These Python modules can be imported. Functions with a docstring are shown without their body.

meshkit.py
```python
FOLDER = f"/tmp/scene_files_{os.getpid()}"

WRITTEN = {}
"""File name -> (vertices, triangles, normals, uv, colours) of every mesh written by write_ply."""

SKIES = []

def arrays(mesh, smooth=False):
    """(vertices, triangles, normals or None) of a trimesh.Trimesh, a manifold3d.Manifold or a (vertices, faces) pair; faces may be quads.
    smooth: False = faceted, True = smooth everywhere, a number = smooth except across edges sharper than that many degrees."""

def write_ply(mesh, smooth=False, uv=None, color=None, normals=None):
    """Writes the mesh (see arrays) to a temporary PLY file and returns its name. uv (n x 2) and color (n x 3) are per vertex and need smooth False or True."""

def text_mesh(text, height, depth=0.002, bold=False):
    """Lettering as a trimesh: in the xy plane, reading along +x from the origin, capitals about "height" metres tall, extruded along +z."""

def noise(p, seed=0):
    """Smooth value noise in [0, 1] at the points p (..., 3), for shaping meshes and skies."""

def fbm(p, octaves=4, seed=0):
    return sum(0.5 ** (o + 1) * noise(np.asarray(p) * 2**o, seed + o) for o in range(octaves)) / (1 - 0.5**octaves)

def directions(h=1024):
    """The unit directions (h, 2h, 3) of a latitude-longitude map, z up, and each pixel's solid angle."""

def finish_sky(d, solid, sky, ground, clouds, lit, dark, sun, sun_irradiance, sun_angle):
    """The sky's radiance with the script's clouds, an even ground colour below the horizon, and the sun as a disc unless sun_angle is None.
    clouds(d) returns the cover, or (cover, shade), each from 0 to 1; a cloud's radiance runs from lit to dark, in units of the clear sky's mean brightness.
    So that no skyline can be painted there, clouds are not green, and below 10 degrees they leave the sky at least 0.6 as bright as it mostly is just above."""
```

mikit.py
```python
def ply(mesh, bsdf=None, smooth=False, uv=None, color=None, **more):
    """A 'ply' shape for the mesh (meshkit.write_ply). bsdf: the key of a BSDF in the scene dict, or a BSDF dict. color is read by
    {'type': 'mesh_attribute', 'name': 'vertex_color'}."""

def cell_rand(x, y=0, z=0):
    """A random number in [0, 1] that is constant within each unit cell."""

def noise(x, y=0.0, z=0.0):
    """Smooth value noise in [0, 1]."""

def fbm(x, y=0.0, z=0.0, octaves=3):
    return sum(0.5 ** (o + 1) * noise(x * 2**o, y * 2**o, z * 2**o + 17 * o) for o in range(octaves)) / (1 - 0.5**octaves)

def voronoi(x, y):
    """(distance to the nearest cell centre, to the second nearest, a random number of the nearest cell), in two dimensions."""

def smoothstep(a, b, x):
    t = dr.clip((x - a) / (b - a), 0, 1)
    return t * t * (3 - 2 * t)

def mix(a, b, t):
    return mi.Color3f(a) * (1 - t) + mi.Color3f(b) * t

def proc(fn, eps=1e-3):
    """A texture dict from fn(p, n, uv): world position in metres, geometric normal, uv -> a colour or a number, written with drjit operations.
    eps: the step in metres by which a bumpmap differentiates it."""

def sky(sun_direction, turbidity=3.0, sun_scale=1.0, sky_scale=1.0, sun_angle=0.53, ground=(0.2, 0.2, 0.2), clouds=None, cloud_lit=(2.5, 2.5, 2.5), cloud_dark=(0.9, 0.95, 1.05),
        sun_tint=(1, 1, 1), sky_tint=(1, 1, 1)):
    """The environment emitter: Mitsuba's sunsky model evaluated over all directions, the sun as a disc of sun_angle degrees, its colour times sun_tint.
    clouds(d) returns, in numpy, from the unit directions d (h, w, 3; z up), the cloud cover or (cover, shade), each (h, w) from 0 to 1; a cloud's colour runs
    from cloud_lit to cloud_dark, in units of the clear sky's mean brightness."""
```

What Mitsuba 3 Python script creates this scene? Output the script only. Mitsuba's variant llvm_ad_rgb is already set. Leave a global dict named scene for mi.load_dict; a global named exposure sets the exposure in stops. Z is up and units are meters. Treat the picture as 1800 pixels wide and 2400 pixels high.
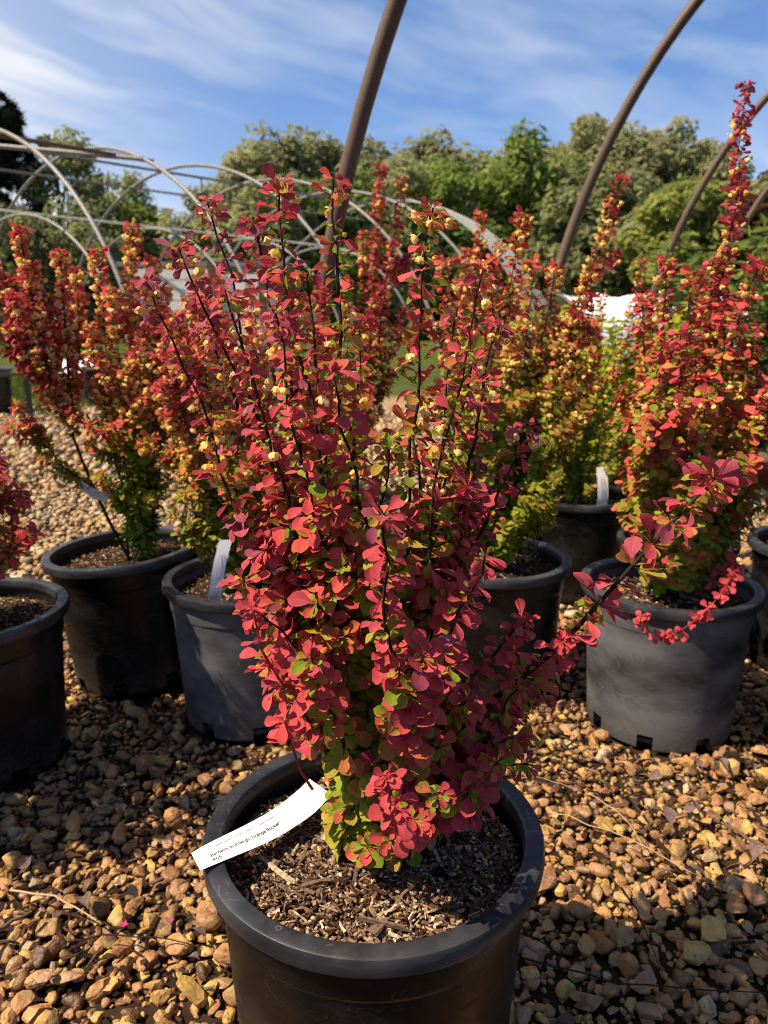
import math
import numpy as np, trimesh, manifold3d as m3, mitsuba as mi, drjit as dr
import mikit, meshkit
from mikit import noise, fbm, smoothstep, mix, proc

T = mi.ScalarTransform4f
scene, labels = {"type": "scene"}, {}

# ------------------------------------------------------------------ camera, sky, exposure
CAM_H, PITCH = 0.70, math.radians(14.1)
FOV = 53.13
scene["camera"] = {"type": "thinlens", "fov": FOV, "fov_axis": "x", "near_clip": 0.02, "far_clip": 2000.0,
                   "aperture_radius": 0.0013, "focus_distance": 0.60,
                   "to_world": T().look_at(origin=[0, 0, CAM_H], target=[0, math.cos(PITCH), CAM_H - math.sin(PITCH)], up=[0, 0, 1])}
SUN_EL, SUN_AZ = math.radians(53), math.radians(72)      # azimuth measured from -y towards -x
SUN = np.array([-math.sin(SUN_AZ) * math.cos(SUN_EL), -math.cos(SUN_AZ) * math.cos(SUN_EL), math.sin(SUN_EL)])


def clouds(d):
    z = np.maximum(d[..., 2], 0.0)
    q = d[..., :2] / (z + 0.22)[..., None]
    a = np.radians(38)
    u = q[..., 0] * np.cos(a) + q[..., 1] * np.sin(a)
    v = -q[..., 0] * np.sin(a) + q[..., 1] * np.cos(a)
    w = meshkit.fbm(np.stack([u * 1.1, v * 1.1, 0 * u], -1), 4, 5) - .5
    s = meshkit.fbm(np.stack([u * 1.6 + 2.4 * w, v * 7.5 + 5.0 * w, 0 * u + 3.3], -1), 7, 11)
    f = meshkit.fbm(np.stack([u * 5 + 3 * w, v * 13 + 6 * w, 0 * u + 1.3], -1), 5, 17)
    b = meshkit.fbm(np.stack([u * 0.75 + 7, v * 0.9, 0 * u + 9.1], -1), 4, 21)
    az = d[..., 0] / np.maximum(d[..., 1], .05)
    left = np.clip((-az - .12) * 1.8, 0, 1) * (d[..., 1] > 0)
    right = np.clip((az - .30) * 2.5, 0, 1) * (d[..., 1] > 0) * np.clip(1 - np.abs(z - .38) / .16, 0, 1)
    mask = np.clip(.13 + 1.25 * left + 1.1 * right + 1.6 * (b - .5), 0, 1)
    cover = np.clip((s - 0.40) * 2.6 + 1.1 * (f - .5), 0, 1) * mask + .62 * left * np.clip((b - .26) * 3.2, 0, 1)
    cover = np.clip(cover, 0, 1)
    low = np.clip(1 - z / 0.25, 0, 1) ** 1.3
    cover = np.clip(0.88 * cover + 0.95 * low * np.clip(.40 + 1.7 * left, 0, 1), 0, 0.93)
    return cover, 0.12 + 0.0 * cover


scene["sky"] = mikit.sky(SUN.tolist(), turbidity=3, sky_scale=0.62, clouds=clouds, cloud_lit=(3.0, 3.05, 3.15), cloud_dark=(1.2, 1.25, 1.35), sky_tint=(0.86, 0.98, 1.16))
exposure = 2.5

# ------------------------------------------------------------------ helpers
rng = np.random.default_rng(20240427)


def norm(v):
    v = np.asarray(v, float)
    return v / np.maximum(np.linalg.norm(v, axis=-1, keepdims=True), 1e-12)


def key_for(name, parent=None):
    base = (parent + "__" if parent else "") + name
    k, n = base, 0
    while k in scene or k in labels:
        n += 1
        k = f"{base}_{n:03d}"
    return k


COUNT = {}


def part(name, parent, mesh, bsdf, smooth=False, uv=None, kind=None, label=None):
    base = parent + "__" + name
    n = COUNT.get(base, -1) + 1
    COUNT[base] = n
    k = base if n == 0 else f"{base}_{n:03d}"
    scene[k] = mikit.ply(mesh, bsdf, smooth=smooth, uv=uv)
    if kind or label:
        labels[k] = {}
        if kind:
            labels[k]["kind"] = kind
        if label:
            labels[k]["label"] = label
    return k


def thing(name, label, cat=None, group=None, kind=None):
    k = key_for(name)
    labels[k] = {"label": label}
    if cat:
        labels[k]["category"] = cat
    if group:
        labels[k]["group"] = group
    if kind:
        labels[k]["kind"] = kind
    return k


def single(name, mesh, bsdf, label, cat=None, smooth=False, uv=None, kind=None, group=None):
    k = thing(name, label, cat, group, kind)
    scene[k] = mikit.ply(mesh, bsdf, smooth=smooth, uv=uv)
    return k


def project(P):
    P = np.asarray(P, float)
    c, s = math.cos(PITCH), math.sin(PITCH)
    z = P[..., 2] - CAM_H
    d = P[..., 1] * c - z * s
    v = P[..., 1] * s + z * c
    dd = np.maximum(d, 1e-3)
    return 900 + 1800 * P[..., 0] / dd, 1200 - 1800 * v / dd, d


def tube(path, radii, sides=8, cap=True):
    path = np.asarray(path, float)
    n = len(path)
    radii = np.broadcast_to(np.asarray(radii, float), (n,))
    t = norm(np.gradient(path, axis=0))
    ref = np.array([0.13, 0.31, 0.94])
    if abs(np.dot(t.mean(0), ref)) > 0.97 * np.linalg.norm(t.mean(0)):
        ref = np.array([1.0, 0, 0])
    a = norm(np.cross(t, ref))
    b = np.cross(t, a)
    ph = np.arange(sides) / sides * 2 * np.pi
    v = path[:, None] + radii[:, None, None] * (np.cos(ph)[None, :, None] * a[:, None] + np.sin(ph)[None, :, None] * b[:, None])
    v = v.reshape(-1, 3)
    i, j = np.meshgrid(np.arange(n - 1), np.arange(sides), indexing="ij")
    p, q = i * sides + j, i * sides + (j + 1) % sides
    f = np.concatenate([np.stack([p, q, q + sides], -1).reshape(-1, 3), np.stack([p, q + sides, p + sides], -1).reshape(-1, 3)])
    if cap:
        v = np.vstack([v, path[:1], path[-1:]])
        c0, c1 = n * sides, n * sides + 1
        k = np.arange(sides)
        f = np.vstack([f, np.stack([np.full(sides, c0), (k + 1) % sides, k], -1), np.stack([np.full(sides, c1), (n - 1) * sides + k, (n - 1) * sides + (k + 1) % sides], -1)])
    return v, f


def join(ms):
    vs, fs, o = [], [], 0
    for v, f in ms:
        vs.append(v)
        fs.append(np.asarray(f) + o)
        o += len(v)
    return np.vstack(vs), np.vstack(fs)


def box(c, s, rz=0.0):
    m = trimesh.creation.box(extents=s)
    v = np.array(m.vertices)
    ca, sa = math.cos(rz), math.sin(rz)
    v = np.stack([v[:, 0] * ca - v[:, 1] * sa, v[:, 0] * sa + v[:, 1] * ca, v[:, 2]], -1) + np.asarray(c)
    return v, np.array(m.faces)


def stamp(tv, tf, pos, A, B, C):
    """Copies of a template (tv in a frame A, B, C) at pos: vertices (N, V, 3) and the faces of one copy."""
    return pos[:, None] + tv[None, :, 0:1] * A[:, None] + tv[None, :, 1:2] * B[:, None] + tv[None, :, 2:3] * C[:, None]


def flat(V, tf):
    n, m = V.shape[:2]
    return V.reshape(-1, 3), (tf[None] + (np.arange(n) * m)[:, None, None]).reshape(-1, 3)


# ------------------------------------------------------------------ materials
def C3(*c):
    return mi.Color3f(*c)


def ramp(h, stops):
    out = mi.Color3f(stops[0][1])
    for (a, ca), (b, cb) in zip(stops[:-1], stops[1:]):
        out = mix(out, mi.Color3f(cb), dr.clip((h - a) / (b - a), 0, 1))
    return out


LEAF = [(0.0, (0.195, 0.265, 0.026)), (0.22, (0.33, 0.28, 0.038)), (0.38, (0.47, 0.145, 0.055)), (0.52, (0.57, 0.083, 0.078)), (0.78, (0.50, 0.074, 0.094)), (1.0, (0.31, 0.086, 0.122))]


def leaf_fn(p, n, uv):
    h = dr.floor(uv.x / 2) / 50.0
    r = dr.floor(uv.y / 2) / 50.0
    a = dr.abs(uv.x - 2 * dr.floor(uv.x / 2) - 0.5)
    t = uv.y - 2 * dr.floor(uv.y / 2)
    k = fbm(p.x * 190, p.y * 190, p.z * 190, 3)
    col = ramp(h + 0.20 * (k - 0.5) - 0.16 * smoothstep(0.40, 0.0, t), LEAF)
    mid = smoothstep(0.05, 0.012, a) * smoothstep(0.9, 0.6, t)
    w = t * 9.0 - a * 7.0
    w = dr.abs(w - dr.floor(w) - 0.5)
    vein = smoothstep(0.10, 0.02, w) * 0.35 + mid * 0.8
    col = mix(col, col * 1.35 + C3(0.05, 0.03, 0.03), 0.75 * vein)
    col = mix(col, col * 1.25 + C3(0.04, 0.015, 0.02), 0.5 * smoothstep(0.40, 0.49, a) * smoothstep(0.2, 0.5, t))
    return col * (0.80 + 0.42 * r) * (0.76 + 0.48 * k)


scene["leaf_material"] = {"type": "principledthin", "base_color": proc(leaf_fn), "roughness": 0.48, "diff_trans": 0.66, "sheen": 0.5, "eta": 1.4}


def flower_fn(p, n, uv):
    r = uv.x
    k = noise(p.x * 500, p.y * 500, p.z * 500)
    c = mix((0.82, 0.50, 0.11), (0.90, 0.72, 0.30), r)
    c = mix(c, (0.70, 0.28, 0.10), smoothstep(0.55, 0.9, uv.y) * 0.8)
    return c * (0.85 + 0.3 * k)


scene["flower_material"] = {"type": "principledthin", "base_color": proc(flower_fn), "roughness": 0.5, "diff_trans": 0.7, "eta": 1.35}


def bark_fn(p, n, uv):
    k = fbm(p.x * 300, p.y * 300, p.z * 60, 3)
    return mix((0.016, 0.009, 0.008), (0.085, 0.042, 0.034), k * k)


scene["stem_material"] = {"type": "principled", "base_color": proc(bark_fn), "roughness": 0.8, "specular": 0.15}
scene["red_shoot_material"] = {"type": "principled", "base_color": {"type": "rgb", "value": [0.33, 0.022, 0.02]}, "roughness": 0.45}


def plastic(dark, dust, amount, spec, lo=0.38, hi=0.70, r0=0.26):
    def fn(p, n, uv):
        k = fbm(p.x * 14, p.y * 14, p.z * 22, 4)
        s = fbm(p.x * 60 + 9, p.y * 60, p.z * 260, 3)
        g = fbm(p.x * 220, p.y * 220, p.z * 220, 2)
        w = fbm(p.x * 25 + 3, p.y * 25, p.z * 25, 2)
        a1 = noise(p.x * 130 + p.z * 90 + 40 * w, p.y * 130 - p.z * 60, p.z * 20)
        scratch = smoothstep(0.035, 0.0, dr.abs(a1 - 0.5)) * smoothstep(0.52, 0.66, w)
        low = smoothstep(0.07, 0.0, p.z) * smoothstep(0.35, 0.65, g * 0.5 + k * 0.5)
        d = dr.clip(amount * (0.25 + 2.2 * smoothstep(lo, hi, k)) + 0.28 * amount * smoothstep(0.58, 0.72, s) + 1.1 * scratch, 0, 1)
        return mix(mix(dark, dust, d), C3(0.055, 0.042, 0.030), 0.6 * dr.clip(low + 0.5 * smoothstep(0.70, 0.76, g) * smoothstep(0.5, 0.6, k), 0, 1))

    def rough(p, n, uv):
        k = fbm(p.x * 18 + 4, p.y * 18, p.z * 30, 3)
        s = fbm(p.x * 90, p.y * 90 + 5, p.z * 300, 2)
        return dr.clip(r0 + 0.28 * k + 0.2 * smoothstep(0.5, 0.75, s), 0.2, 0.9)
    return {"type": "principled", "base_color": proc(fn), "roughness": proc(rough), "specular": spec}


scene["black_plastic"] = plastic((0.0012, 0.0013, 0.0016), (0.024, 0.0248, 0.027), 0.18, 0.36, 0.42, 0.75, 0.19)
scene["dusty_plastic"] = plastic((0.004, 0.0042, 0.0048), (0.115, 0.118, 0.126), 0.50, 0.32, 0.10, 1.0, 0.34)
scene["rim_plastic"] = plastic((0.007, 0.0075, 0.0088), (0.075, 0.078, 0.085), 0.22, 0.55, 0.35, 0.75, 0.22)

STONE = [(0.0, (0.055, 0.031, 0.018)), (0.15, (0.14, 0.071, 0.034)), (0.35, (0.27, 0.130, 0.049)), (0.5, (0.35, 0.180, 0.064)),
         (0.65, (0.26, 0.136, 0.079)), (0.78, (0.48, 0.295, 0.072)), (0.9, (0.23, 0.160, 0.098)), (1.0, (0.52, 0.37, 0.20))]


def stone_fn(p, n, uv):
    k = fbm(p.x * 95, p.y * 95, p.z * 95, 3)
    f = noise(p.x * 900, p.y * 900, p.z * 900)
    pit = smoothstep(0.66, 0.80, fbm(p.x * 210 + 3, p.y * 210, p.z * 210, 2))
    c = ramp(dr.clip(uv.x + 0.16 * (k - 0.5), 0, 1), STONE)
    c = mix(c, (0.47, 0.32, 0.10), 0.35 * smoothstep(0.5, 0.75, fbm(p.x * 60, p.y * 60 + 7, p.z * 60, 2)))
    c = mix(c, c * 0.35, 0.8 * pit)
    return c * (0.62 + 0.45 * k + 0.25 * f) * (0.8 + 0.4 * uv.y)


def stone_bump(p, n, uv):
    return fbm(p.x * 260, p.y * 260, p.z * 260, 3)


scene["stone_material"] = {"type": "bumpmap", "scale": 0.0016, "arbitrary": proc(stone_bump, eps=4e-4),
                           "bsdf": {"type": "principled", "base_color": proc(stone_fn), "roughness": 0.55, "specular": 0.45}}

CHIP = [(0.0, (0.018, 0.011, 0.007)), (0.25, (0.055, 0.031, 0.019)), (0.45, (0.11, 0.060, 0.036)), (0.58, (0.15, 0.11, 0.083)), (0.7, (0.16, 0.082, 0.047)), (0.85, (0.31, 0.205, 0.115)), (1.0, (0.52, 0.42, 0.29))]


def chip_fn(p, n, uv):
    k = fbm(p.x * 420, p.y * 420, p.z * 420, 2)
    return ramp(dr.clip(uv.x + 0.15 * (k - 0.5), 0, 1), CHIP) * (0.45 + 1.0 * k)


scene["chip_material"] = {"type": "diffuse", "reflectance": proc(chip_fn)}


def soil_fn(p, n, uv):
    k = fbm(p.x * 160, p.y * 160, p.z * 160, 3)
    return mix((0.016, 0.010, 0.007), (0.10, 0.062, 0.04), k * k)


scene["soil_material"] = {"type": "diffuse", "reflectance": proc(soil_fn)}


def ground_fn(p, n, uv):
    k = fbm(p.x * 60, p.y * 60, 0.0, 3)
    near = mix((0.014, 0.009, 0.006), (0.055, 0.035, 0.022), k)
    g = fbm(p.x * 1.1, p.y * 1.1, 2.0, 4)
    g2 = fbm(p.x * 25, p.y * 25, 5.0, 3)
    stony = mix((0.20, 0.13, 0.075), (0.46, 0.33, 0.20), g2)
    turf = mix((0.035, 0.06, 0.014), (0.10, 0.115, 0.035), g2)
    far = mix(stony, turf, smoothstep(6.2, 7.6, p.y + 1.2 * (g - 0.5)))
    return mix(near, far, smoothstep(3.0, 6.0, p.y))


scene["ground_material"] = {"type": "diffuse", "reflectance": proc(ground_fn)}


def galv_fn(p, n, uv):
    k = fbm(p.x * 9, p.y * 9, p.z * 9, 3)
    return mix((0.12, 0.105, 0.085), (0.27, 0.26, 0.245), k)


scene["galvanised"] = {"type": "principled", "base_color": {"type": "rgb", "value": [0.20, 0.193, 0.18]}, "metallic": 0.15, "roughness": 0.5}


def tan_fn(p, n, uv):
    k = fbm(p.x * 6, p.y * 6, p.z * 2.5, 2)
    return mix((0.088, 0.056, 0.033), (0.145, 0.098, 0.060), k)


scene["tan_pipe"] = {"type": "principled", "base_color": proc(tan_fn), "roughness": 0.5, "metallic": 0.1}
scene["paper"] = {"type": "twosided", "bsdf": {"type": "principled", "base_color": proc(lambda p, n, uv: mix(C3(0.80, 0.80, 0.80), C3(0.42, 0.30, 0.20), 0.8 * smoothstep(0.52, 0.75, fbm(p.x * 420, p.y * 420, p.z * 420, 3)) * smoothstep(-0.135, -0.152, p.x) * smoothstep(0.62, 0.5, p.y))), "roughness": 0.55}}
scene["print_ink"] = {"type": "diffuse", "reflectance": {"type": "rgb", "value": [0.03, 0.03, 0.04]}}
scene["faded_ink"] = {"type": "diffuse", "reflectance": {"type": "rgb", "value": [0.26, 0.26, 0.29]}}
scene["white_film"] = {"type": "principledthin", "base_color": {"type": "rgb", "value": [0.92, 0.92, 0.92]}, "roughness": 0.4, "diff_trans": 0.5, "eta": 1.45}
scene["cloudy_film"] = {"type": "principledthin", "base_color": proc(lambda p, n, uv: mix(C3(0.62, 0.62, 0.59), C3(0.84, 0.84, 0.81), fbm(p.x * 2.2, p.y * 2.2, p.z * 5, 3))), "roughness": 0.3, "diff_trans": 1.1, "eta": 1.45}
scene["painted_board"] = {"type": "principled", "base_color": proc(lambda p, n, uv: mix(C3(0.56, 0.52, 0.46), C3(0.78, 0.75, 0.68), fbm(p.x * 3, p.y * 3, p.z * 9, 3))), "roughness": 0.6}
scene["weathered_wood"] = {"type": "diffuse", "reflectance": proc(lambda p, n, uv: mix(C3(0.06, 0.04, 0.03), C3(0.18, 0.12, 0.08), fbm(p.x * 8, p.y * 8, p.z * 40, 3)))}
scene["dark_steel"] = {"type": "principled", "base_color": {"type": "rgb", "value": [0.05, 0.045, 0.04]}, "roughness": 0.55, "metallic": 0.4}
scene["petal_pink"] = {"type": "principledthin", "base_color": {"type": "rgb", "value": [0.62, 0.06, 0.22]}, "roughness": 0.5, "diff_trans": 0.5}
scene["dry_leaf_material"] = {"type": "twosided", "bsdf": {"type": "diffuse", "reflectance": proc(lambda p, n, uv: mix(C3(0.07, 0.045, 0.04), C3(0.24, 0.165, 0.145), fbm(p.x * 150, p.y * 150, p.z * 150, 3)))}}
scene["straw_material"] = {"type": "diffuse", "reflectance": {"type": "rgb", "value": [0.46, 0.34, 0.20]}}
scene["bead_material"] = {"type": "principled", "base_color": {"type": "rgb", "value": [0.62, 0.33, 0.02]}, "roughness": 0.35}


def tree_leaf(lo, hi, dt=0.9):
    def fn(p, n, uv):
        k = fbm(p.x * 0.9, p.y * 0.9, p.z * 0.9, 2)
        return mix(lo, hi, dr.clip(0.55 * uv.x + 0.8 * (k - 0.3), 0, 1))
    return {"type": "principledthin", "base_color": proc(fn), "roughness": 0.55, "diff_trans": dt, "eta": 1.35}


scene["olive_leaves"] = tree_leaf((0.24, 0.25, 0.12), (0.44, 0.43, 0.22))
scene["green_leaves"] = tree_leaf((0.215, 0.24, 0.105), (0.40, 0.415, 0.185))
scene["bright_leaves"] = tree_leaf((0.15, 0.21, 0.05), (0.31, 0.385, 0.10))
scene["golden_leaves"] = tree_leaf((0.30, 0.34, 0.03), (0.60, 0.58, 0.08))
scene["lime_leaves"] = tree_leaf((0.19, 0.22, 0.055), (0.37, 0.385, 0.105))
scene["white_sheet"] = {"type": "twosided", "bsdf": {"type": "diffuse", "reflectance": {"type": "rgb", "value": [0.86, 0.87, 0.88]}}}
scene["dark_needles"] = tree_leaf((0.016, 0.024, 0.012), (0.05, 0.062, 0.028), 0.3)
scene["russet_leaves"] = tree_leaf((0.06, 0.035, 0.018), (0.17, 0.09, 0.04))
scene["grass_blades"] = tree_leaf((0.05, 0.085, 0.015), (0.15, 0.20, 0.04))
scene["tree_bark"] = {"type": "diffuse", "reflectance": proc(lambda p, n, uv: mix(C3(0.035, 0.026, 0.02), C3(0.13, 0.105, 0.085), fbm(p.x * 9, p.y * 9, p.z * 2, 3)))}

# ------------------------------------------------------------------ where the pots stand (x, y, rim radius, tilt about y in degrees)
POTS = {"front": (-0.009, 0.600, .150, 0), "right": (0.495, 1.262, .150, 0), "left_a": (-0.657, 1.134, .150, 0), "left_b": (-0.495, 1.447, .150, -4),
        "left_c": (-0.240, 1.300, .150, 0), "left_d": (-0.285, 1.645, .148, 0), "mid": (0.207, 1.413, .150, 0), "behind_mid": (0.205, 1.915, .140, 0),
        "behind_mid_b": (-0.110, 1.940, .148, 0), "big": (0.510, 1.955, .150, 0), "edge": (0.737, 1.060, .150, 0), "edge_b": (0.905, 1.500, .150, 0),
        "edge_c": (0.658, 1.655, .130, 0), "off_left": (-0.845, 0.860, .150, 0)}

# ------------------------------------------------------------------ ground and gravel
def ground_z(x, y):
    p = np.stack([x * 3.1, y * 3.1, 0 * x + 2.2], -1)
    z = 0.014 * (meshkit.fbm(p, 3, 7) - 0.5)
    far = np.clip((np.hypot(x, y) - 2.0) / 6.0, 0, 1)
    return z + 0.05 * far * (meshkit.fbm(np.stack([x * .35, y * .35, 0 * x], -1), 3, 9) - 0.5)


g = np.sinh(np.linspace(-1, 1, 181) * 6.6) / np.sinh(6.6) * 700
gx, gy = np.meshgrid(g, g + 1.2, indexing="ij")
gz = ground_z(gx, gy) - 0.010
gi, gj = np.meshgrid(np.arange(180), np.arange(180), indexing="ij")
gq = gi * 181 + gj
gf = np.concatenate([np.stack([gq, gq + 181, gq + 182], -1).reshape(-1, 3), np.stack([gq, gq + 182, gq + 1], -1).reshape(-1, 3)])
ground = single("ground", (np.stack([gx, gy, gz], -1).reshape(-1, 3), gf), "ground_material", "dark soil under the tan gravel, grassy farther off", kind="structure", smooth=True)


def pot_free(x, y, extra=0.0):
    ok = np.ones(len(x), bool)
    for px, py, r, _ in POTS.values():
        ok &= np.hypot(x - px, y - py) > 0.124 * r / .15 + extra
    return ok


def scatter(y0, y1, s, xa, xb):
    """A jittered grid over y0 < y < y1, xa(y) < x < xb(y)."""
    ys = np.arange(y0, y1, s * 0.88)
    out = []
    for i, y in enumerate(ys):
        xs = np.arange(xa(y), xb(y), s) + (i % 2) * s / 2
        out.append(np.stack([xs, np.full(len(xs), y)], -1))
    p = np.vstack(out)
    return p + rng.uniform(-.38, .38, p.shape) * s


ico1 = trimesh.creation.icosphere(subdivisions=1)
ico0 = trimesh.creation.icosphere(subdivisions=0)


def stones(pts, size, lift, ico):
    """Angular, water-worn stones: stretched spheres cut by a few planes. Vertices (N, V, 3)."""
    n = len(pts)
    v = np.repeat(np.array(ico.vertices)[None], n, 0)
    for k in range(9):
        pl = norm(rng.normal(size=(n, 3)))
        off = rng.uniform(0.40, 0.80, (n, 1))
        dist = np.einsum("nvk,nk->nv", v, pl) - off
        v = v - np.maximum(dist, 0)[..., None] * pl[:, None] * 0.97
    v = v * (1 + 0.16 * (rng.random((n, v.shape[1], 1)) - 0.5))
    sc = np.stack([np.ones(n), rng.uniform(.58, .95, n), rng.uniform(.42, .78, n)], -1) * size[:, None]
    v = v * sc[:, None]
    a, b, c = rng.uniform(0, 2 * np.pi, n), rng.normal(0, .32, n), rng.normal(0, .32, n)
    ca, sa, cb, sb, cc, s2 = np.cos(a), np.sin(a), np.cos(b), np.sin(b), np.cos(c), np.sin(c)
    x, y, z = v[..., 0], v[..., 1], v[..., 2]
    y, z = y * cc[:, None] - z * s2[:, None], y * s2[:, None] + z * cc[:, None]
    x, z = x * cb[:, None] - z * sb[:, None], x * sb[:, None] + z * cb[:, None]
    x, y = x * ca[:, None] - y * sa[:, None], x * sa[:, None] + y * ca[:, None]
    zc = ground_z(pts[:, 0], pts[:, 1]) - 0.012 + lift * size
    return np.stack([x + pts[:, :1], y + pts[:, 1:], z + zc[:, None]], -1)


def sized(n, med, sig, lo, hi):
    return np.clip(med * np.exp(rng.normal(0, sig, n)), lo, hi)


def thin_out(p, r, k):
    from scipy.spatial import cKDTree
    keep = np.ones(len(p), bool)
    order = np.argsort(-r)
    tree = cKDTree(p)
    for i in order:
        if not keep[i] or r[i] < 0.0095:
            continue
        for j in tree.query_ball_point(p[i], k * 1.6 * r[i]):
            if j != i and keep[j] and r[j] <= r[i] and np.hypot(*(p[i] - p[j])) < k * (r[i] + r[j]):
                keep[j] = False
    return keep


near_p = scatter(0.42, 1.75, 0.0126, lambda y: -.60 * y - .08, lambda y: .60 * y + .08)
near_r = sized(len(near_p), 0.0075, 0.42, 0.004, 0.027)
keep = pot_free(near_p[:, 0], near_p[:, 1]) & thin_out(near_p, near_r, 0.50)
near_p, near_r = near_p[keep], near_r[keep]
top_p = scatter(0.42, 1.75, 0.023, lambda y: -.60 * y - .08, lambda y: .60 * y + .08)
top_r = sized(len(top_p), 0.0074, 0.46, 0.0035, 0.021)
keep = pot_free(top_p[:, 0], top_p[:, 1], .008)
top_p, top_r = top_p[keep], top_r[keep]
NV = np.concatenate([stones(near_p, near_r, 0.55, ico1), stones(top_p, top_r, 1.0, ico1)])
NC = np.concatenate([near_p, top_p])
NR = np.concatenate([near_r, top_r])
NU = np.stack([np.clip(rng.beta(2.0, 2.0, len(NV)), 0, 1), rng.random(len(NV))], -1)
u_, v_, d_ = project(np.concatenate([NC, np.full((len(NC), 1), .008)], 1))
big_px = np.where((u_ > -20) & (u_ < 1820) & (v_ < 2420) & (v_ > 900), NR / d_, 0)
angular = rng.random(len(NV))
shown = np.zeros(len(NV), bool)
shown[np.argsort(-big_px)[:300]] = True
for i in np.nonzero(shown)[0]:
    part("stone", ground, (NV[i], ico1.faces), "stone_material", smooth=bool(angular[i] > .5), uv=np.repeat(NU[i:i + 1], NV.shape[1], 0))
for name, rest, sm in (("gravel", ~shown & (angular > .5), True), ("angular_gravel", ~shown & (angular <= .5), False)):
    nearer = rest & (NC[:, 1] < 1.02)
    vv, ff = flat(NV[nearer], np.array(ico1.faces))
    v2, f2 = flat(NV[rest & ~nearer][:, :12], np.array(ico0.faces))
    part(name, ground, join([(vv, ff), (v2, f2)]), "stone_material", smooth=sm, uv=np.vstack([np.repeat(NU[nearer], NV.shape[1], 0), np.repeat(NU[rest & ~nearer], 12, 0)]), kind="stuff")
far_p = np.vstack([scatter(1.75, 3.2, 0.024, lambda y: -.62 * y, lambda y: .62 * y), scatter(3.2, 6.6, 0.039, lambda y: -.60 * y, lambda y: .10 * y)])
far_r = sized(len(far_p), 0.0138, 0.35, 0.006, 0.03) * np.where(far_p[:, 1] > 3.2, 1.4, 1.0)
keep = pot_free(far_p[:, 0], far_p[:, 1]) & (far_p[:, 1] < 6.0 + 0.5 * np.sin(far_p[:, 0] * 2.0) + rng.normal(0, .15, len(far_p)))
far_p, far_r = far_p[keep], far_r[keep]
FV = stones(far_p, far_r, 0.5, ico0)
vv, ff = flat(FV, np.array(ico0.faces))
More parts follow.
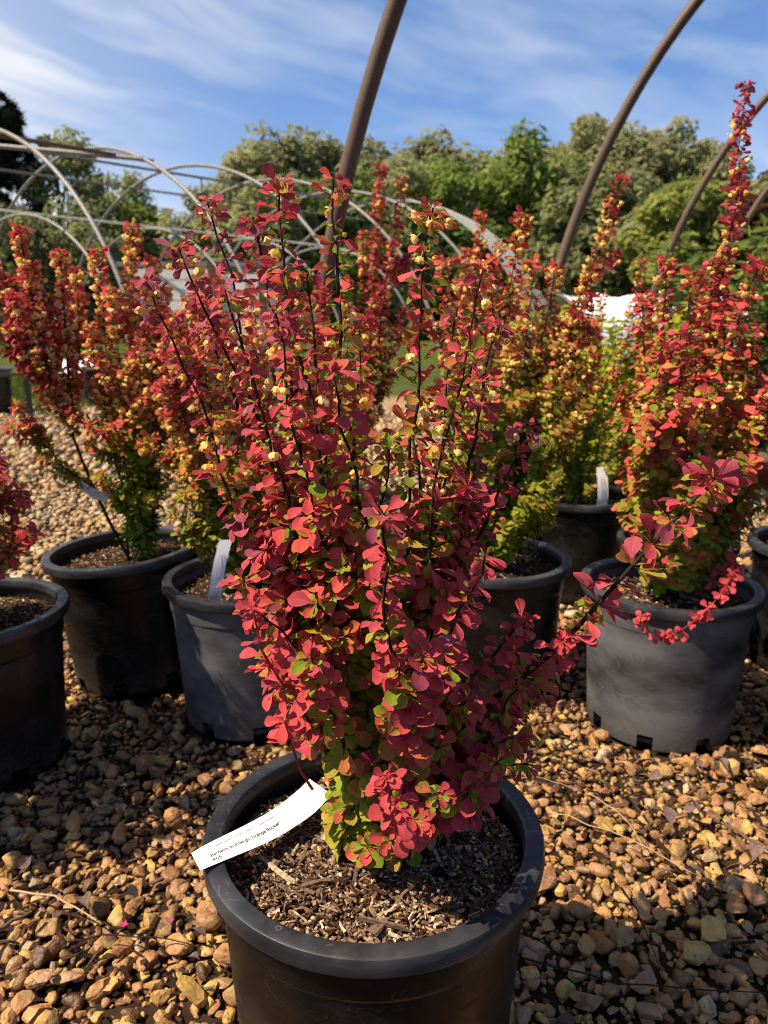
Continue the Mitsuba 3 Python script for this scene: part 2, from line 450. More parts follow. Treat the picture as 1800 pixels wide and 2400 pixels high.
FU = np.stack([np.clip(np.where(rng.random(len(FV)) < .75, rng.uniform(.84, 1.0, len(FV)), rng.uniform(.3, .8, len(FV))), 0, 1), 0.5 + 0.5 * rng.random(len(FV))], -1)
part("far_gravel", ground, (vv, ff), "stone_material", smooth=True, uv=np.repeat(FU, FV.shape[1], 0), kind="stuff")

# bark crumbs, twigs and straw between the stones
cube_v = np.array([[x, y, z] for x in (-1, 1) for y in (-1, 1) for z in (-1, 1)], float)
cube_f = np.array(trimesh.convex.convex_hull(cube_v).faces)
hull = trimesh.convex.convex_hull(cube_v)
cube_v, cube_f = np.array(hull.vertices), np.array(hull.faces)


def slabs(pos, length, wid, thick, tilt):
    n = len(pos)
    a = rng.uniform(0, 2 * np.pi, n)
    A = norm(np.stack([np.cos(a), np.sin(a), rng.normal(0, tilt, n)], -1))
    up = norm(np.stack([rng.normal(0, tilt, n), rng.normal(0, tilt, n), np.ones(n)], -1))
    B = norm(np.cross(up, A))
    Cc = np.cross(A, B)
    tv = cube_v[None] * (1 + rng.uniform(-.45, .25, (n, 8, 3)))
    tv = tv * np.stack([length, wid, thick], -1)[:, None] * 0.5
    return pos[:, None] + tv[..., 0:1] * A[:, None] + tv[..., 1:2] * B[:, None] + tv[..., 2:3] * Cc[:, None]


dp = scatter(0.45, 1.7, 0.042, lambda y: -.6 * y - .05, lambda y: .6 * y + .05)
dens = meshkit.fbm(np.stack([dp[:, 0] * 5, dp[:, 1] * 5, 0 * dp[:, 0]], -1), 3, 31)
dp = dp[pot_free(dp[:, 0], dp[:, 1], .006) & (dens > 0.36)]
dp = np.repeat(dp, 3, 0) + rng.normal(0, .012, (len(dp) * 3, 2))
dp = dp[pot_free(dp[:, 0], dp[:, 1], .004)]
n = len(dp)
DV = slabs(np.concatenate([dp, (ground_z(dp[:, 0], dp[:, 1]) + rng.uniform(-.004, .008, n))[:, None]], 1), rng.uniform(.008, .026, n), rng.uniform(.002, .007, n), rng.uniform(.0008, .003, n), .35)
vv, ff = flat(DV, cube_f)
part("bark_litter", ground, (vv, ff), "chip_material", uv=np.repeat(np.stack([rng.beta(1.2, 2.4, n), rng.random(n)], -1), 8, 0), kind="stuff")


def wander(p0, p1, bend, n=9):
    t = np.linspace(0, 1, n)[:, None]
    p0, p1 = np.asarray(p0, float), np.asarray(p1, float)
    return p0 * (1 - t) + p1 * t + np.asarray(bend) * np.sin(np.pi * t) + rng.normal(0, .0015, (n, 3))


for a, b, bend, r, m in [((.235, .95, .022), (.42, .80, .020), (.0, .015, .004), .0009, "straw_material"), ((.30, 1.00, .022), (.345, .875, .02), (.012, 0, .003), .0008, "straw_material"),
                         ((.20, 1.03, .024), (.29, 1.0, .022), (0, .01, .004), .0007, "straw_material"), ((-.46, .80, .022), (-.335, .752, .02), (0, .008, .004), .0016, "straw_material"),
                         ((.15, .70, .020), (.40, .66, .018), (0, -.02, .002), .0011, "stem_material"), ((-.36, .72, .022), (-.20, .715, .02), (0, .01, .002), .0011, "stem_material"),
                         ((.47, .93, .02), (.53, .80, .022), (.01, 0, .003), .0024, "weathered_wood"), ((-.47, .69, .022), (-.41, .76, .028), (0, 0, .003), .0034, "weathered_wood"),
                         ((.285, .83, .02), (.30, .70, .02), (.005, 0, .003), .0012, "stem_material"), ((-.3, .93, .02), (-.21, .99, .02), (.0, .01, .003), .0012, "stem_material")]:
    part("twig", ground, tube(wander(a, b, bend), np.linspace(r, r * .5, 9), 6), m, smooth=True)


def petal_litter(c, s):
    a = np.linspace(0, 2 * np.pi, 6)[:-1]
    ms = []
    for k in a:
        L, W = np.array([math.cos(k), math.sin(k), .25]), np.array([-math.sin(k), math.cos(k), .1])
        v = np.array(c) + s * np.array([0 * L, .5 * L + .3 * W, L + .05 * np.array([0, 0, 1]), .5 * L - .3 * W])
        ms.append((v, np.array([[0, 1, 2], [0, 2, 3]])))
    return join(ms)


single("fallen_blossom", petal_litter((-.297, .735, .030), .006), "petal_pink", "small crimson pink blossom fallen on the gravel at lower left", "blossom")
single("fallen_blossom", petal_litter((-.245, .742, .030), .004), "petal_pink", "tiny pale pink petal scrap on gravel nearer the front pot", "blossom")

# ------------------------------------------------------------------ pots
H = 0.26


def revolve(profile, seg):
    return m3.CrossSection([np.asarray(profile, float)]).revolve(seg)


def to_mesh(man):
    m = man.to_mesh()
    return np.array(m.vert_properties[:, :3], float), np.array(m.tri_verts)


def pot_xf(v, x, y, R, tilt, spin):
    s = R / .15
    v = np.asarray(v) * s
    a, t = math.radians(spin), math.radians(tilt)
    v = np.stack([v[..., 0] * math.cos(a) - v[..., 1] * math.sin(a), v[..., 0] * math.sin(a) + v[..., 1] * math.cos(a), v[..., 2]], -1)
    v = np.stack([v[..., 0] * math.cos(t) + v[..., 2] * math.sin(t), v[..., 1], -v[..., 0] * math.sin(t) + v[..., 2] * math.cos(t)], -1)
    lift = .118 * s * abs(math.sin(t))
    return v + np.array([x, y, lift])


def pot_pieces(seg):
    body = revolve([(0, .004), (.116, .004), (.1195, 0), (.1225, 0), (.1235, .004), (.1258, .045), (.1360, .207), (.1368, .2085), (.1388, .2125), (.1402, .2420),
                    (.1372, .2420), (.1330, .20), (.1200, .012), (0, .012)], seg)
    for k in range(8):
        a = k * 45
        cut = m3.Manifold.cube([.03, .026, .050], True).translate([.124, 0, .0]).rotate([0, 0, a])
        body = body - cut
    rim = revolve([(.1372, .2428), (.1480, .2424), (.1496, .2432), (.1504, .2450), (.1508, .2510), (.1506, .2555), (.1494, .2588), (.1470, .2600), (.1370, .2602), (.1340, .2590),
                   (.1325, .2560), (.1318, .2480), (.1345, .2428)], seg)
    return to_mesh(body), to_mesh(rim)


PIECES = {128: pot_pieces(128), 72: pot_pieces(72)}


def mound(r, phase):
    """Height of the potting mix at local x, y."""
    return lambda x, y: 0.2265 + 0.012 * (meshkit.fbm(np.stack([x * 22 + phase, y * 22, 0 * x], -1), 3, 3) - 0.5) + 0.006 * np.exp(-(x * x + y * y) / .002)


def make_pot(which, label, mat, seg=72, spin=10.0, chips=0, crumbs=300):
    x, y, R, tilt = POTS[which]
    k = thing("nursery_pot", label, "plant pot", "black nursery pots on the gravel")
    body, rim = PIECES[seg]
    xf = lambda v: pot_xf(v, x, y, R, tilt, spin)
    part("body", k, (xf(body[0]), body[1]), mat, smooth=38)
    part("rim", k, (xf(rim[0]), rim[1]), "rim_plastic", smooth=38)
    hz = mound(.132, x * 9 + y)
    nr, na = 16, 48
    rr, aa = np.meshgrid(np.linspace(0, .1338, nr), np.arange(na) / na * 2 * np.pi, indexing="ij")
    sx, sy = rr * np.cos(aa), rr * np.sin(aa)
    sv = np.stack([sx, sy, hz(sx, sy)], -1).reshape(-1, 3)
    i, j = np.meshgrid(np.arange(nr - 1), np.arange(na), indexing="ij")
    p, q = i * na + j, i * na + (j + 1) % na
    sf = np.concatenate([np.stack([p, p + na, q + na], -1).reshape(-1, 3), np.stack([p, q + na, q], -1).reshape(-1, 3)])
    part("potting_mix", k, (xf(sv), sf), "soil_material", smooth=True)
    if not crumbs:
        return k

    def disc(n, rmax=.129):
        r, a = rmax * np.sqrt(rng.random(n)), rng.uniform(0, 2 * np.pi, n)
        p = np.stack([r * np.cos(a), r * np.sin(a)], -1)
        return np.concatenate([p, (hz(p[:, 0], p[:, 1]))[:, None]], 1)
    c = disc(crumbs)
    c[:, 2] += rng.uniform(-.001, .006, crumbs)
    V = slabs(c, np.clip(rng.gamma(2.0, .0031, crumbs), .0025, .03), rng.uniform(.0008, .0036, crumbs), rng.uniform(.0006, .0022, crumbs), .40)
    ms, us = [flat(xf(V), cube_f)], [np.repeat(np.stack([rng.beta(1.3, 1.0, crumbs), rng.random(crumbs)], -1), 8, 0)]
    n = crumbs // 2
    c = disc(n)
    c[:, 2] += rng.uniform(0, .004, n)
    sv = np.repeat(np.array(ico0.vertices)[None], n, 0) * rng.uniform(.6, 1.2, (n, 12, 3)) * (rng.uniform(.0010, .0028, (n, 1, 1))) * np.array([1, 1, .7])
    ms.append(flat(xf(sv + c[:, None]), np.array(ico0.faces)))
    us.append(np.repeat(np.stack([rng.uniform(.55, 1, n), rng.random(n)], -1), 12, 0))
    part("bark_mulch", k, join(ms), "chip_material", uv=np.vstack(us), kind="stuff")
    if chips:
        c = disc(chips, .122)
        c[:, 2] += rng.uniform(.001, .009, chips)
        long = rng.random(chips) < .5
        L = np.where(long, rng.uniform(.018, .046, chips), rng.uniform(.012, .024, chips))
        W = np.where(long, rng.uniform(.002, .0045, chips), rng.uniform(.006, .013, chips))
        V = xf(slabs(c, L, W, rng.uniform(.0012, .004, chips), .22))
        U = rng.beta(1.6, 1.3, chips)
        for i in range(chips):
            part("bark_chip", k, (V[i], cube_f), "chip_material", uv=np.full((8, 2), [U[i], .5]))
        c = disc(16, .115)
        sph = np.array(ico1.vertices)
        for i in range(16):
            part("fertiliser_bead", k, (xf(sph * .0019 + c[i] + np.array([0, 0, .006])), ico1.faces), "bead_material", smooth=True)
    return k


make_pot("front", "big black pot in the foreground under a printed white tag", "black_plastic", 128, 12, 60, 7200)
make_pot("right", "scuffed grey black pot at right, its front wall half in sun", "dusty_plastic", 128, 22.5 - 6, 0, 900)
make_pot("left_a", "black pot cut off by the left edge of the picture, front wall in full shade", "black_plastic", 72, 5, 0, 700)
make_pot("left_b", "leaning black pot second from the left edge, with dry tan mulch at its left side", "black_plastic", 72, 0, 0, 700)
make_pot("left_c", "black pot just left behind the foreground bush, narrow tag standing in its dark soil", "dusty_plastic", 72, 14, 0, 700)
make_pot("left_d", "black pot half hidden behind the two pots left of the foreground bush", "black_plastic", 72, 0, 0, 400)
make_pot("mid", "black pot directly behind the foreground bush, right half of its rim showing", "black_plastic", 72, 0, 0, 600)
make_pot("behind_mid", "black pot farther back behind the middle of the foreground bush", "dusty_plastic", 72, 0, 0, 300)
make_pot("behind_mid_b", "black pot in the back row, hidden low behind the centre of the bush", "dusty_plastic", 72, 0, 0, 200)
make_pot("big", "deeply shaded black back row pot with an upright white tag at its rim", "black_plastic", 72, 0, 0, 400)
make_pot("edge", "black pot cut off by the right edge, beside the scuffed pot", "dusty_plastic", 72, 0, 0, 300)
make_pot("edge_b", "black pot at the right edge behind the scuffed pot, dark blue grey rim", "black_plastic", 72, 0, 0, 300)
make_pot("edge_c", "small black pot peeking out behind the left rim of the scuffed right pot", "dusty_plastic", 72, 0, 0, 300)
make_pot("off_left", "black pot beyond the left edge whose bush shades the gravel", "black_plastic", 72, 0, 0, 0)

# ------------------------------------------------------------------ barberry bushes
def leaf_template(rows, cols, bend, cup):
    t = np.array(rows)
    w = np.interp(t, [0, .12, .25, .38, .50, .62, .73, .83, .91, .96, .985, 1.0], [.018, .022, .068, .150, .228, .284, .305, .287, .222, .150, .092, .0])
    vs, uv = [], []
    for ti, wi in zip(t, w):
        for c in np.linspace(-1, 1, cols):
            wave = .035 * math.sin(ti * 9 + 2 * c + 20 * bend) * abs(c)
            vs.append([ti - .02 * abs(c) * (ti > .9), wi * c, bend * ti * ti + cup * wi * (abs(c) ** 1.5) + bend * .9 * c * wi * ti + wave * wi * 1.2])
            uv.append([0.5 + 0.499 * c, min(ti, .999)])
    f = []
    for i in range(len(t) - 1):
        for j in range(cols - 1):
            a = i * cols + j
            f += [[a, a + cols, a + cols + 1], [a, a + cols + 1, a + 1]]
    f = np.array(f)
    v = np.array(vs)
    area = np.linalg.norm(np.cross(v[f[:, 1]] - v[f[:, 0]], v[f[:, 2]] - v[f[:, 0]]), axis=1)
    return v, f[area > 1e-9], np.array(uv)


FINE = [leaf_template([0, .16, .3, .42, .55, .68, .80, .90, .965, 1], 3, b, c) for b, c in ((-.22, .45), (.08, .62), (-.42, .30), (.20, .20))]
MID = [leaf_template([0, .25, .45, .62, .79, .93, 1], 3, b, c) for b, c in ((-.22, .45), (.08, .62), (-.42, .30), (.20, .20))]
COARSE = [leaf_template([0, .28, .52, .74, .91, 1], 2, b, 0) for b, c in ((-.16, .35), (.06, .45), (-.30, .25), (.12, .15))]


def bezier(b, c, t, n):
    s = np.linspace(0, 1, n)[:, None]
    return (1 - s) ** 2 * b + 2 * s * (1 - s) * c + s * s * t


def resample(path, s):
    d = np.concatenate([[0], np.cumsum(np.linalg.norm(np.diff(path, axis=0), axis=1))])
    at = np.asarray(s) * d[-1]
    return np.stack([np.interp(at, d, path[:, k]) for k in range(3)], -1), d[-1]


def grow(base, tips, side=5, leaf=(.012, .024), step=.0093, hue=(0.1, 0.85), foot=0.10, extra=(), shoots=(), side_len=(.035, .10), per=(6, 10), side_to=.80, flowers=.5, droop=0.0, purple=1.0, open_top=.0, extra_side=0, dull=.30, lean=(.45, .80), rise_z=(.38, .50), noise_h=.10, bare=lambda q: False, rise=(.15, .72, .80), tip=.85, bloom=(.38, .97, 5), seed=1):
    """Stems from the base to the tips with rosettes of leaves, side twigs and hanging flowers."""
    r = np.random.default_rng(seed)
    base = np.asarray(base, float)
    stems, leaves, flow = [], [], []
    axis_top = np.mean([t for t in tips], axis=0)
    ztop = max(t[2] for t in tips)

    def dress(path, s0, s1, kind, thick, leafscale, tip_small=None, gap=1.0, more=0):
        tip_small = tip_small or tip
        ln = resample(path, [0.0])[1]
        ss, s = [], s0
        while s < s1:
            ss.append(s)
            loc = gap * step * (1.0 + open_top * s * (kind == "main")) * r.uniform(.75, 1.3)
            s += loc / ln
        if not ss:
            return
        ss += [.985, .995, 1.0]
        P, _ = resample(path, ss)
        Q, _ = resample(path, np.clip(np.array(ss) + .02, 0, 1.0))
        O, _ = resample(path, np.clip(np.array(ss) - .02, 0, 1.0))
        A = norm(Q - O)
        turn = r.uniform(0, 6.28)
        for i, s in enumerate(ss):
            m = r.integers(per[0], per[1]) + more
            a = A[i]
            e1 = norm(np.cross(a, [.3, .2, .9] if abs(a[2]) < .95 else [1, 0, 0]))
            e2 = np.cross(a, e1)
            turn += 2.4
            size = leafscale * (1 - (1 - tip_small) * s ** (1.2 if kind == 'main' and tip < .7 else 3)) * r.uniform(.75, 1.15)
            hgt = (P[i, 2] - base[2]) / (ztop - base[2])
            ax = base + (axis_top - base) * np.clip(hgt, 0, 1)
            out = np.hypot(*(P[i] - ax)[:2])
            for j in range(m):
                ph = turn + j * 2 * np.pi / m + r.normal(0, .35)
                rad = np.cos(ph) * e1 + np.sin(ph) * e2
                be = r.normal(.30 - .18 * hgt if kind != "side" else .45, .42) - droop
                L = math.cos(be) * rad + math.sin(be) * a
                L = norm(L + np.array([0, 0, -.18 - .25 * (1 - hgt)]))
                up = a * .8 + np.array([0, 0, .6]) + (.35 + .45 * hgt) * norm(np.append((P[i] - ax)[:2], 0)) + r.normal(0, .30 + .55 * hgt ** 2, 3)
                N = norm(up - np.dot(up, L) * L)
                big = r.random()
                ls = size * (r.uniform(.8, 1.2) if big < .6 else r.uniform(.42, .75))
                reach = out / (.045 + .07 * hgt)
                hs = np.clip((hgt - rise[0]) / (rise[1] - rise[0]), 0, 1)
                h = hue[0] + (hue[1] - hue[0]) * (rise[2] * hs * hs * (3 - 2 * hs) + (1 - rise[2]) * np.clip(reach, 0, 1.15) ** 1.6) + r.normal(0, noise_h)
                if kind == "side":
                    h += .14 * s
                if big >= .54:
                    h -= dull
                if hgt > .72:
                    h += purple * (hgt - .72) * .65
                leaves.append((P[i] + thick * rad, L, N, ls, np.clip(h, 0, 1), r.random(), r.integers(4)))
            if bloom[0] < hgt < bloom[1] and r.random() < flowers * (1 if kind == "main" else .6):
                for _ in range(r.integers(1, bloom[2])):
                    ph = r.uniform(0, 6.28)
                    rad = np.cos(ph) * e1 + np.sin(ph) * e2
                    d = norm(.55 * rad + np.array([0, 0, -.75]) + r.normal(0, .2, 3))
                    flow.append((P[i] + thick * rad + .5 * rad * .008 - a * .003, d, r.uniform(.55, 1.2), r.random()))

    def twigs(path, count):
        for _ in range(count):
            s = r.uniform(.10, side_to)
            p0, ln = resample(path, [s])
            p0 = p0[0]
            ph = r.uniform(0, 6.28)
            o = norm(np.append((p0 - base)[:2], 0) + .035 * np.array([math.cos(ph), math.sin(ph), 0]))
            sl = r.uniform(*side_len)
            p1 = p0 + sl * norm(o * r.uniform(.5, 1.0) + np.array([0, 0, r.uniform(.35, 1.1)]))
            sp = bezier(p0, (p0 + p1) / 2 + np.array([0, 0, -.1 * sl]), p1, 7)
            stems.append((sp, np.linspace(.0016, .0008, 7), "stem_material"))
            dress(sp, .12, 1.0, "side", .0012, r.uniform(*leaf) * r.uniform(.8, 1.15), .8)

    for n, t in enumerate(tips):
        t = np.asarray(t, float)
        b = base + np.append(r.normal(0, .012, 2), 0)
        c = b + np.append((t - b)[:2] * r.uniform(*lean), (t - b)[2] * r.uniform(*rise_z))
        path = bezier(b, c, t, 26)
        wig = np.cumsum(r.normal(0, .0029, (26, 3)), 0)
        wig -= np.linspace(0, 1, 26)[:, None] * wig[-1]
        path = path + wig * np.array([1, 1, .3])
        th = np.linspace(.0028, .0008, 26) * r.uniform(.75, 1.2)
        stems.append((path, th, "stem_material"))
        dress(path, foot * r.uniform(.7, 1.5), 1.0, "main", .002, r.uniform(*leaf) * 1.0)
        twigs(path, side)
    for path, sc, *s0 in extra:
        path, _ = resample(np.asarray(path, float), np.linspace(0, 1, 24))
        for _ in range(3):
            path[1:-1] = (path[:-2] + 2 * path[1:-1] + path[2:]) / 4
        stems.append((path, np.linspace(.0034, .0012, 24), "stem_material"))
        dress(path, s0[0] if s0 else .04, 1.0, "main", .002, leaf[1] * sc, .8, 1.0 if len(s0) < 2 else s0[1], 0 if len(s0) < 2 else 4)
        twigs(path, 0 if s0 else extra_side)
    for path, sc in shoots:
        path, _ = resample(np.asarray(path, float), np.linspace(0, 1, 16))
        stems.append((path, np.linspace(.0012, .0007, 16), "red_shoot_material"))
        k0 = len(leaves)
        dress(path, .10, 1.0, "side", .0008, leaf[0] * sc, .75, 1.7)
        for q in range(k0, len(leaves)):
            leaves[q] = (*leaves[q][:4], np.clip(.66 + r.normal(0, .06), 0, 1), *leaves[q][5:])
    leaves = [q for q in leaves if not bare(q[0])]
    return stems, leaves, flow


def petals(small=False):
    vs, fs, us = [], [], []
    for k in range(6):
        a = k * np.pi / 3 + (k % 2) * .12
        R, S = np.array([math.cos(a), math.sin(a), 0]), np.array([-math.sin(a), math.cos(a), 0])
        rows = [(.05, .08, 0.0), (.40, .24, .12), (.58, .31, .44), (.62, .24, .74)] if k % 2 else [(.05, .10, 0.0), (.36, .24, .10), (.42, .30, .46), (.30, .20, .86)]
        if small:
            rows = [rows[0], rows[2], rows[3]]
        o = len(vs)
        for rad, w, z in rows:
            vs += [R * rad - S * w + [0, 0, z], R * rad + S * w + [0, 0, z]]
            us += [z * (k % 2), z * (k % 2)]
        for i in range(len(rows) - 1):
            q = o + 2 * i
            fs += [[q, q + 2, q + 3], [q, q + 3, q + 1]]
    for S in () if small else (np.array([.05, 0, 0]), np.array([0, .05, 0])):
        o = len(vs)
        vs += [-S, S, S + [0, 0, -1.0], -S + [0, 0, -1.0]]
        us += [.9] * 4
        fs += [[o, o + 1, o + 2], [o, o + 2, o + 3]]
    return np.array(vs, float), np.array(fs), np.array(us)


CUPS = {True: petals(), False: petals(True)}


def build_flowers(flow, size, fine):
    PV, PF, PU = CUPS[fine]
    pos = np.array([f[0] for f in flow])
    d = np.array([f[1] for f in flow])
    s = np.array([f[2] for f in flow]) * size
    c = np.array([f[3] for f in flow])
    A = norm(np.cross(d, [.21, .55, .35]))
    B = np.cross(d, A)
    wide = (.75 + .5 * (c * 5 % 1))[:, None]
    V = stamp(PV, PF, pos + d * (.95 * s)[:, None], A * s[:, None] * wide, B * s[:, None] * wide, d * s[:, None])
    U = np.stack([np.repeat(c[:, None], len(PV), 1), np.repeat(PU[None], len(c), 0) * (c[:, None] * 7 % 1 < .45)], -1)
    return V, U


def build_leaves(leaves, templates):
    pos, L, N = (np.array([q[k] for q in leaves]) for k in range(3))
    ls, h, rr, tk = (np.array([q[k] for q in leaves]) for k in (3, 4, 5, 6))
    W = np.cross(N, L)
    tv = np.array([t[0] for t in templates])[tk]
    wid = (.80 + .26 * ((rr * 13) % 1))[:, None, None]
    V = pos[:, None] + ls[:, None, None] * (tv[..., 0:1] * L[:, None] + wid * tv[..., 1:2] * W[:, None] + tv[..., 2:3] * N[:, None])
    uv = np.repeat(templates[0][2][None], len(pos), 0)
    U = np.stack([uv[..., 0] + 2 * np.round(h * 50)[:, None], uv[..., 1] + 2 * np.round(rr * 49)[:, None]], -1)
    return V, U


P = {k: np.array([v[0], v[1], .236]) for k, v in POTS.items()}
BUSHES = []


def plan(name, which, label, tips, fine=False, cap=0, **kw):
    BUSHES.append(dict(label=label, cap=cap, fine=fine, made=grow(P[which] + np.array(kw.pop("shift", (0, 0, 0))), [np.array(t) for t in tips], **kw)))


plan("hero", "front", "foreground barberry bush, crimson leaves and yellow blossoms on many upright dark stems", [
    (-.134, .62, .788), (-.076, .6, .798), (-.035, .57, .794), (.036, .6, .779), (-.106, .66, .78), (-.145, .57, .749), (-.178, .6, .73), (-.020, .66, .70), (.074, .6, .737),
    (-.067, .49, .703), (.030, .66, .640), (-.064, .66, .738), (.062, .67, .710), (-.11, .55, .72), (.003, .56, .620), (.116, .62, .618), (0, .47, .581), (.056, .53, .679),
    (-.033, .5, .668), (-.145, .62, .696), (.097, .66, .696), (-.10, .52, .52), (.07, .51, .54), (-.05, .495, .47), (.11, .56, .47), (.11, .57, .41), (.135, .60, .39), (.15, .60, .42), (.12, .57, .34), (.09, .54, .36), (-.085, .55, .42), (.04, .50, .36)],
    fine=True, cap=300, side=6, leaf=(.019, .0265), step=.0088, hue=(.0, .72), foot=.06, flowers=.36, per=(4, 8), open_top=.10, side_to=.62, side_len=(.02, .05), dull=.50, noise_h=.11, lean=(.22, .46), rise_z=(.38, .48), rise=(.1, .7, .42), bare=lambda q: q[0] < -.035 and q[2] < .742 - .68 * q[1], tip=.58, bloom=(.62, 1.0, 4), seed=11,
    extra=[([(0.0, .60, .24), (.03, .60, .30), (.068, .60, .362), (.14, .58, .436), (.182, .57, .499), (.217, .56, .551), (.246, .56, .586)], 1.02, .04, 2.0)],
    shoots=[([(-.055, .52, .35), (-.062, .50, .38), (-.070, .49, .425)], 1.0), ([(-.075, .53, .43), (-.088, .51, .47), (-.092, .505, .505)], .8), ([(.01, .48, .34), (.005, .465, .37), (.002, .46, .40)], .9),
            ([(.10, .57, .41), (.103, .56, .45), (.108, .56, .475)], .8), ([(.135, .57, .425), (.14, .56, .455)], .6)])
plan("right", "right", "tallest barberry bush, in the scuffed right pot, with one long spire leaning right", [
    (.555, 1.3, 1.049), (.428, 1.22, .788), (.39, 1.2, .733), (.483, 1.25, .769), (.565, 1.2, .786), (.497, 1.15, .706), (.388, 1.15, .558), (.569, 1.2, .693), (.429, 1.14, .68), (.53, 1.3, .794),
    (.582, 1.3, .736), (.393, 1.12, .629), (.46, 1.10, .596), (.54, 1.13, .545), (.44, 1.3, .70), (.47, 1.11, .50), (.57, 1.16, .60), (.45, 1.20, .42), (.54, 1.20, .42), (.50, 1.15, .38), (.42, 1.18, .48), (.58, 1.2, .48)],
    cap=150, side=6, leaf=(.0185, .026), hue=(.0, .76), noise_h=.13, dull=.38, rise=(.15, .75, .82), foot=.12, flowers=.30, seed=23,
    shoots=[([(.52, 1.2, .26), (.553, 1.155, .335), (.54, 1.12, .325), (.50, 1.09, .288), (.462, 1.07, .262), (.42, 1.06, .240), (.39, 1.052, .252), (.376, 1.05, .277)], 1.0),
            ([(.47, 1.16, .50), (.468, 1.14, .56), (.466, 1.13, .62)], .8), ([(.55, 1.16, .50), (.553, 1.14, .55), (.556, 1.13, .60)], .8)])
plan("left_b", "left_b", "forked barberry bush in the leaning pot, one thick bare stem slanting left", [
    (-.514, 1.45, .82), (-.455, 1.47, .862), (-.434, 1.5, .808), (-.478, 1.4, .754), (-.517, 1.38, .692), (-.432, 1.42, .691), (-.416, 1.5, .758), (-.455, 1.38, .617), (-.47, 1.5, .72), (-.49, 1.42, .60), (-.44, 1.46, .55)],
    cap=120, side=5, leaf=(.0165, .0235), hue=(.0, .62), rise=(.2, .75, .85), foot=.06, flowers=1.0, purple=.1, bloom=(.45, 1.0, 7), extra_side=4, seed=31, shift=(.02, 0, 0),
    extra=[([(-.497, 1.447, .23), (-.525, 1.43, .31), (-.551, 1.42, .394), (-.575, 1.41, .49), (-.600, 1.40, .60), (-.619, 1.40, .74), (-.628, 1.40, .854)], .95, .50),
           ([(-.575, 1.41, .49), (-.598, 1.415, .58), (-.612, 1.42, .70), (-.619, 1.42, .80)], .85), ([(-.575, 1.41, .49), (-.575, 1.42, .62), (-.581, 1.45, .82)], .85),
           ([(-.588, 1.41, .53), (-.640, 1.40, .63), (-.666, 1.40, .77)], .85), ([(-.58, 1.42, .52), (-.56, 1.45, .66), (-.574, 1.5, .792)], .85),
           ([(-.551, 1.42, .394), (-.590, 1.38, .44), (-.616, 1.36, .516)], .8), ([(-.592, 1.40, .56), (-.60, 1.38, .64), (-.605, 1.38, .72)], .8)])
plan("left_c", "left_c", "barberry bush with orange and yellow leaves close behind the foreground bush at left", [
    (-.29, 1.22, .727), (-.34, 1.25, .642), (-.274, 1.3, .692), (-.218, 1.3, .751), (-.17, 1.28, .764), (-.372, 1.3, .586), (-.128, 1.3, .736), (-.311, 1.35, .767), (-.099, 1.3, .677), (-.25, 1.2, .55), (-.32, 1.24, .50), (-.335, 1.27, .71), (-.36, 1.3, .66), (-.345, 1.29, .52), (-.30, 1.25, .44)],
    cap=60, side=5, leaf=(.0165, .0235), hue=(.0, .60), rise=(.2, .85, .9), flowers=.9, purple=.2, seed=41)
plan("left_d", "left_d", "slender barberry bush in the half hidden back pot left of the foreground bush", [(-.411, 1.65, .746), (-.473, 1.68, .671), (-.353, 1.7, .785), (-.39, 1.6, .579), (-.27, 1.6, .708)],
    side=5, leaf=(.0165, .0225), hue=(.0, .60), rise=(.2, .85, .9), flowers=.6, purple=.2, seed=51)
plan("mid", "mid", "barberry bush behind the foreground one, flowering spire leaning right at its top", [
    (.41, 1.42, .939), (.247, 1.45, .883), (.298, 1.4, .793), (.254, 1.38, .799), (.337, 1.38, .731), (.185, 1.4, .801), (.138, 1.4, .77), (.23, 1.35, .692), (.296, 1.32, .662), (.16, 1.35, .60), (.28, 1.42, .6), (.30, 1.36, .5), (.27, 1.33, .42), (.31, 1.36, .40)],
    cap=80, side=6, leaf=(.0165, .0225), hue=(.0, .60), rise=(.28, .85, .9), flowers=.95, purple=.3, seed=61)
plan("big", "big", "barberry bush of the tagged back pot, yellow green below with red tips", [(.627, 1.95, .84), (.519, 1.9, .753), (.461, 1.9, .623), (.42, 1.9, .5), (.40, 1.88, .6), (.58, 1.85, .5), (.46, 1.85, .42)],
    side=6, leaf=(.0165, .0225), hue=(.0, .55), rise=(.35, .95, .9), flowers=.6, purple=.2, seed=71)
plan("behind_mid", "behind_mid", "barberry bush in the back row with two close orange flowering tips right of centre", [(.226, 1.9, .944), (.279, 1.95, .883), (.142, 1.9, .837), (.207, 2.0, .866), (.33, 1.9, .795), (.18, 1.9, .75), (.26, 1.85, .55), (.14, 1.85, .55), (.20, 1.82, .42)],
    side=5, leaf=(.0165, .0225), hue=(.0, .64), rise=(.3, .85, .9), flowers=.9, purple=.2, seed=81)
plan("behind_mid_b", "behind_mid_b", "barberry bush with twin scarlet spires in front of the nearest brown pipe", [(-.01, 1.95, 1.05), (.043, 1.97, 1.026), (-.048, 1.9, .899), (-.157, 1.95, .776), (.022, 1.9, .878), (.079, 1.95, .797), (-.087, 1.9, .795), (-.06, 1.85, .55), (-.16, 1.87, .58), (-.11, 1.82, .44)],
    side=5, leaf=(.0165, .0235), hue=(.0, .78), flowers=.45, purple=.0, seed=91)
plan("edge", "edge", "barberry bush whose crimson sprays lean in at the right edge", [(.60, 1.08, .797), (.64, 1.05, .81), (.60, 1.05, .694), (.585, 1.05, .776), (.60, 1.05, .60), (.70, 1.1, .8), (.75, 1.05, .8), (.66, 1.02, .66)],
    cap=40, side=5, leaf=(.0165, .0235), hue=(.02, .78), flowers=.4, seed=101)
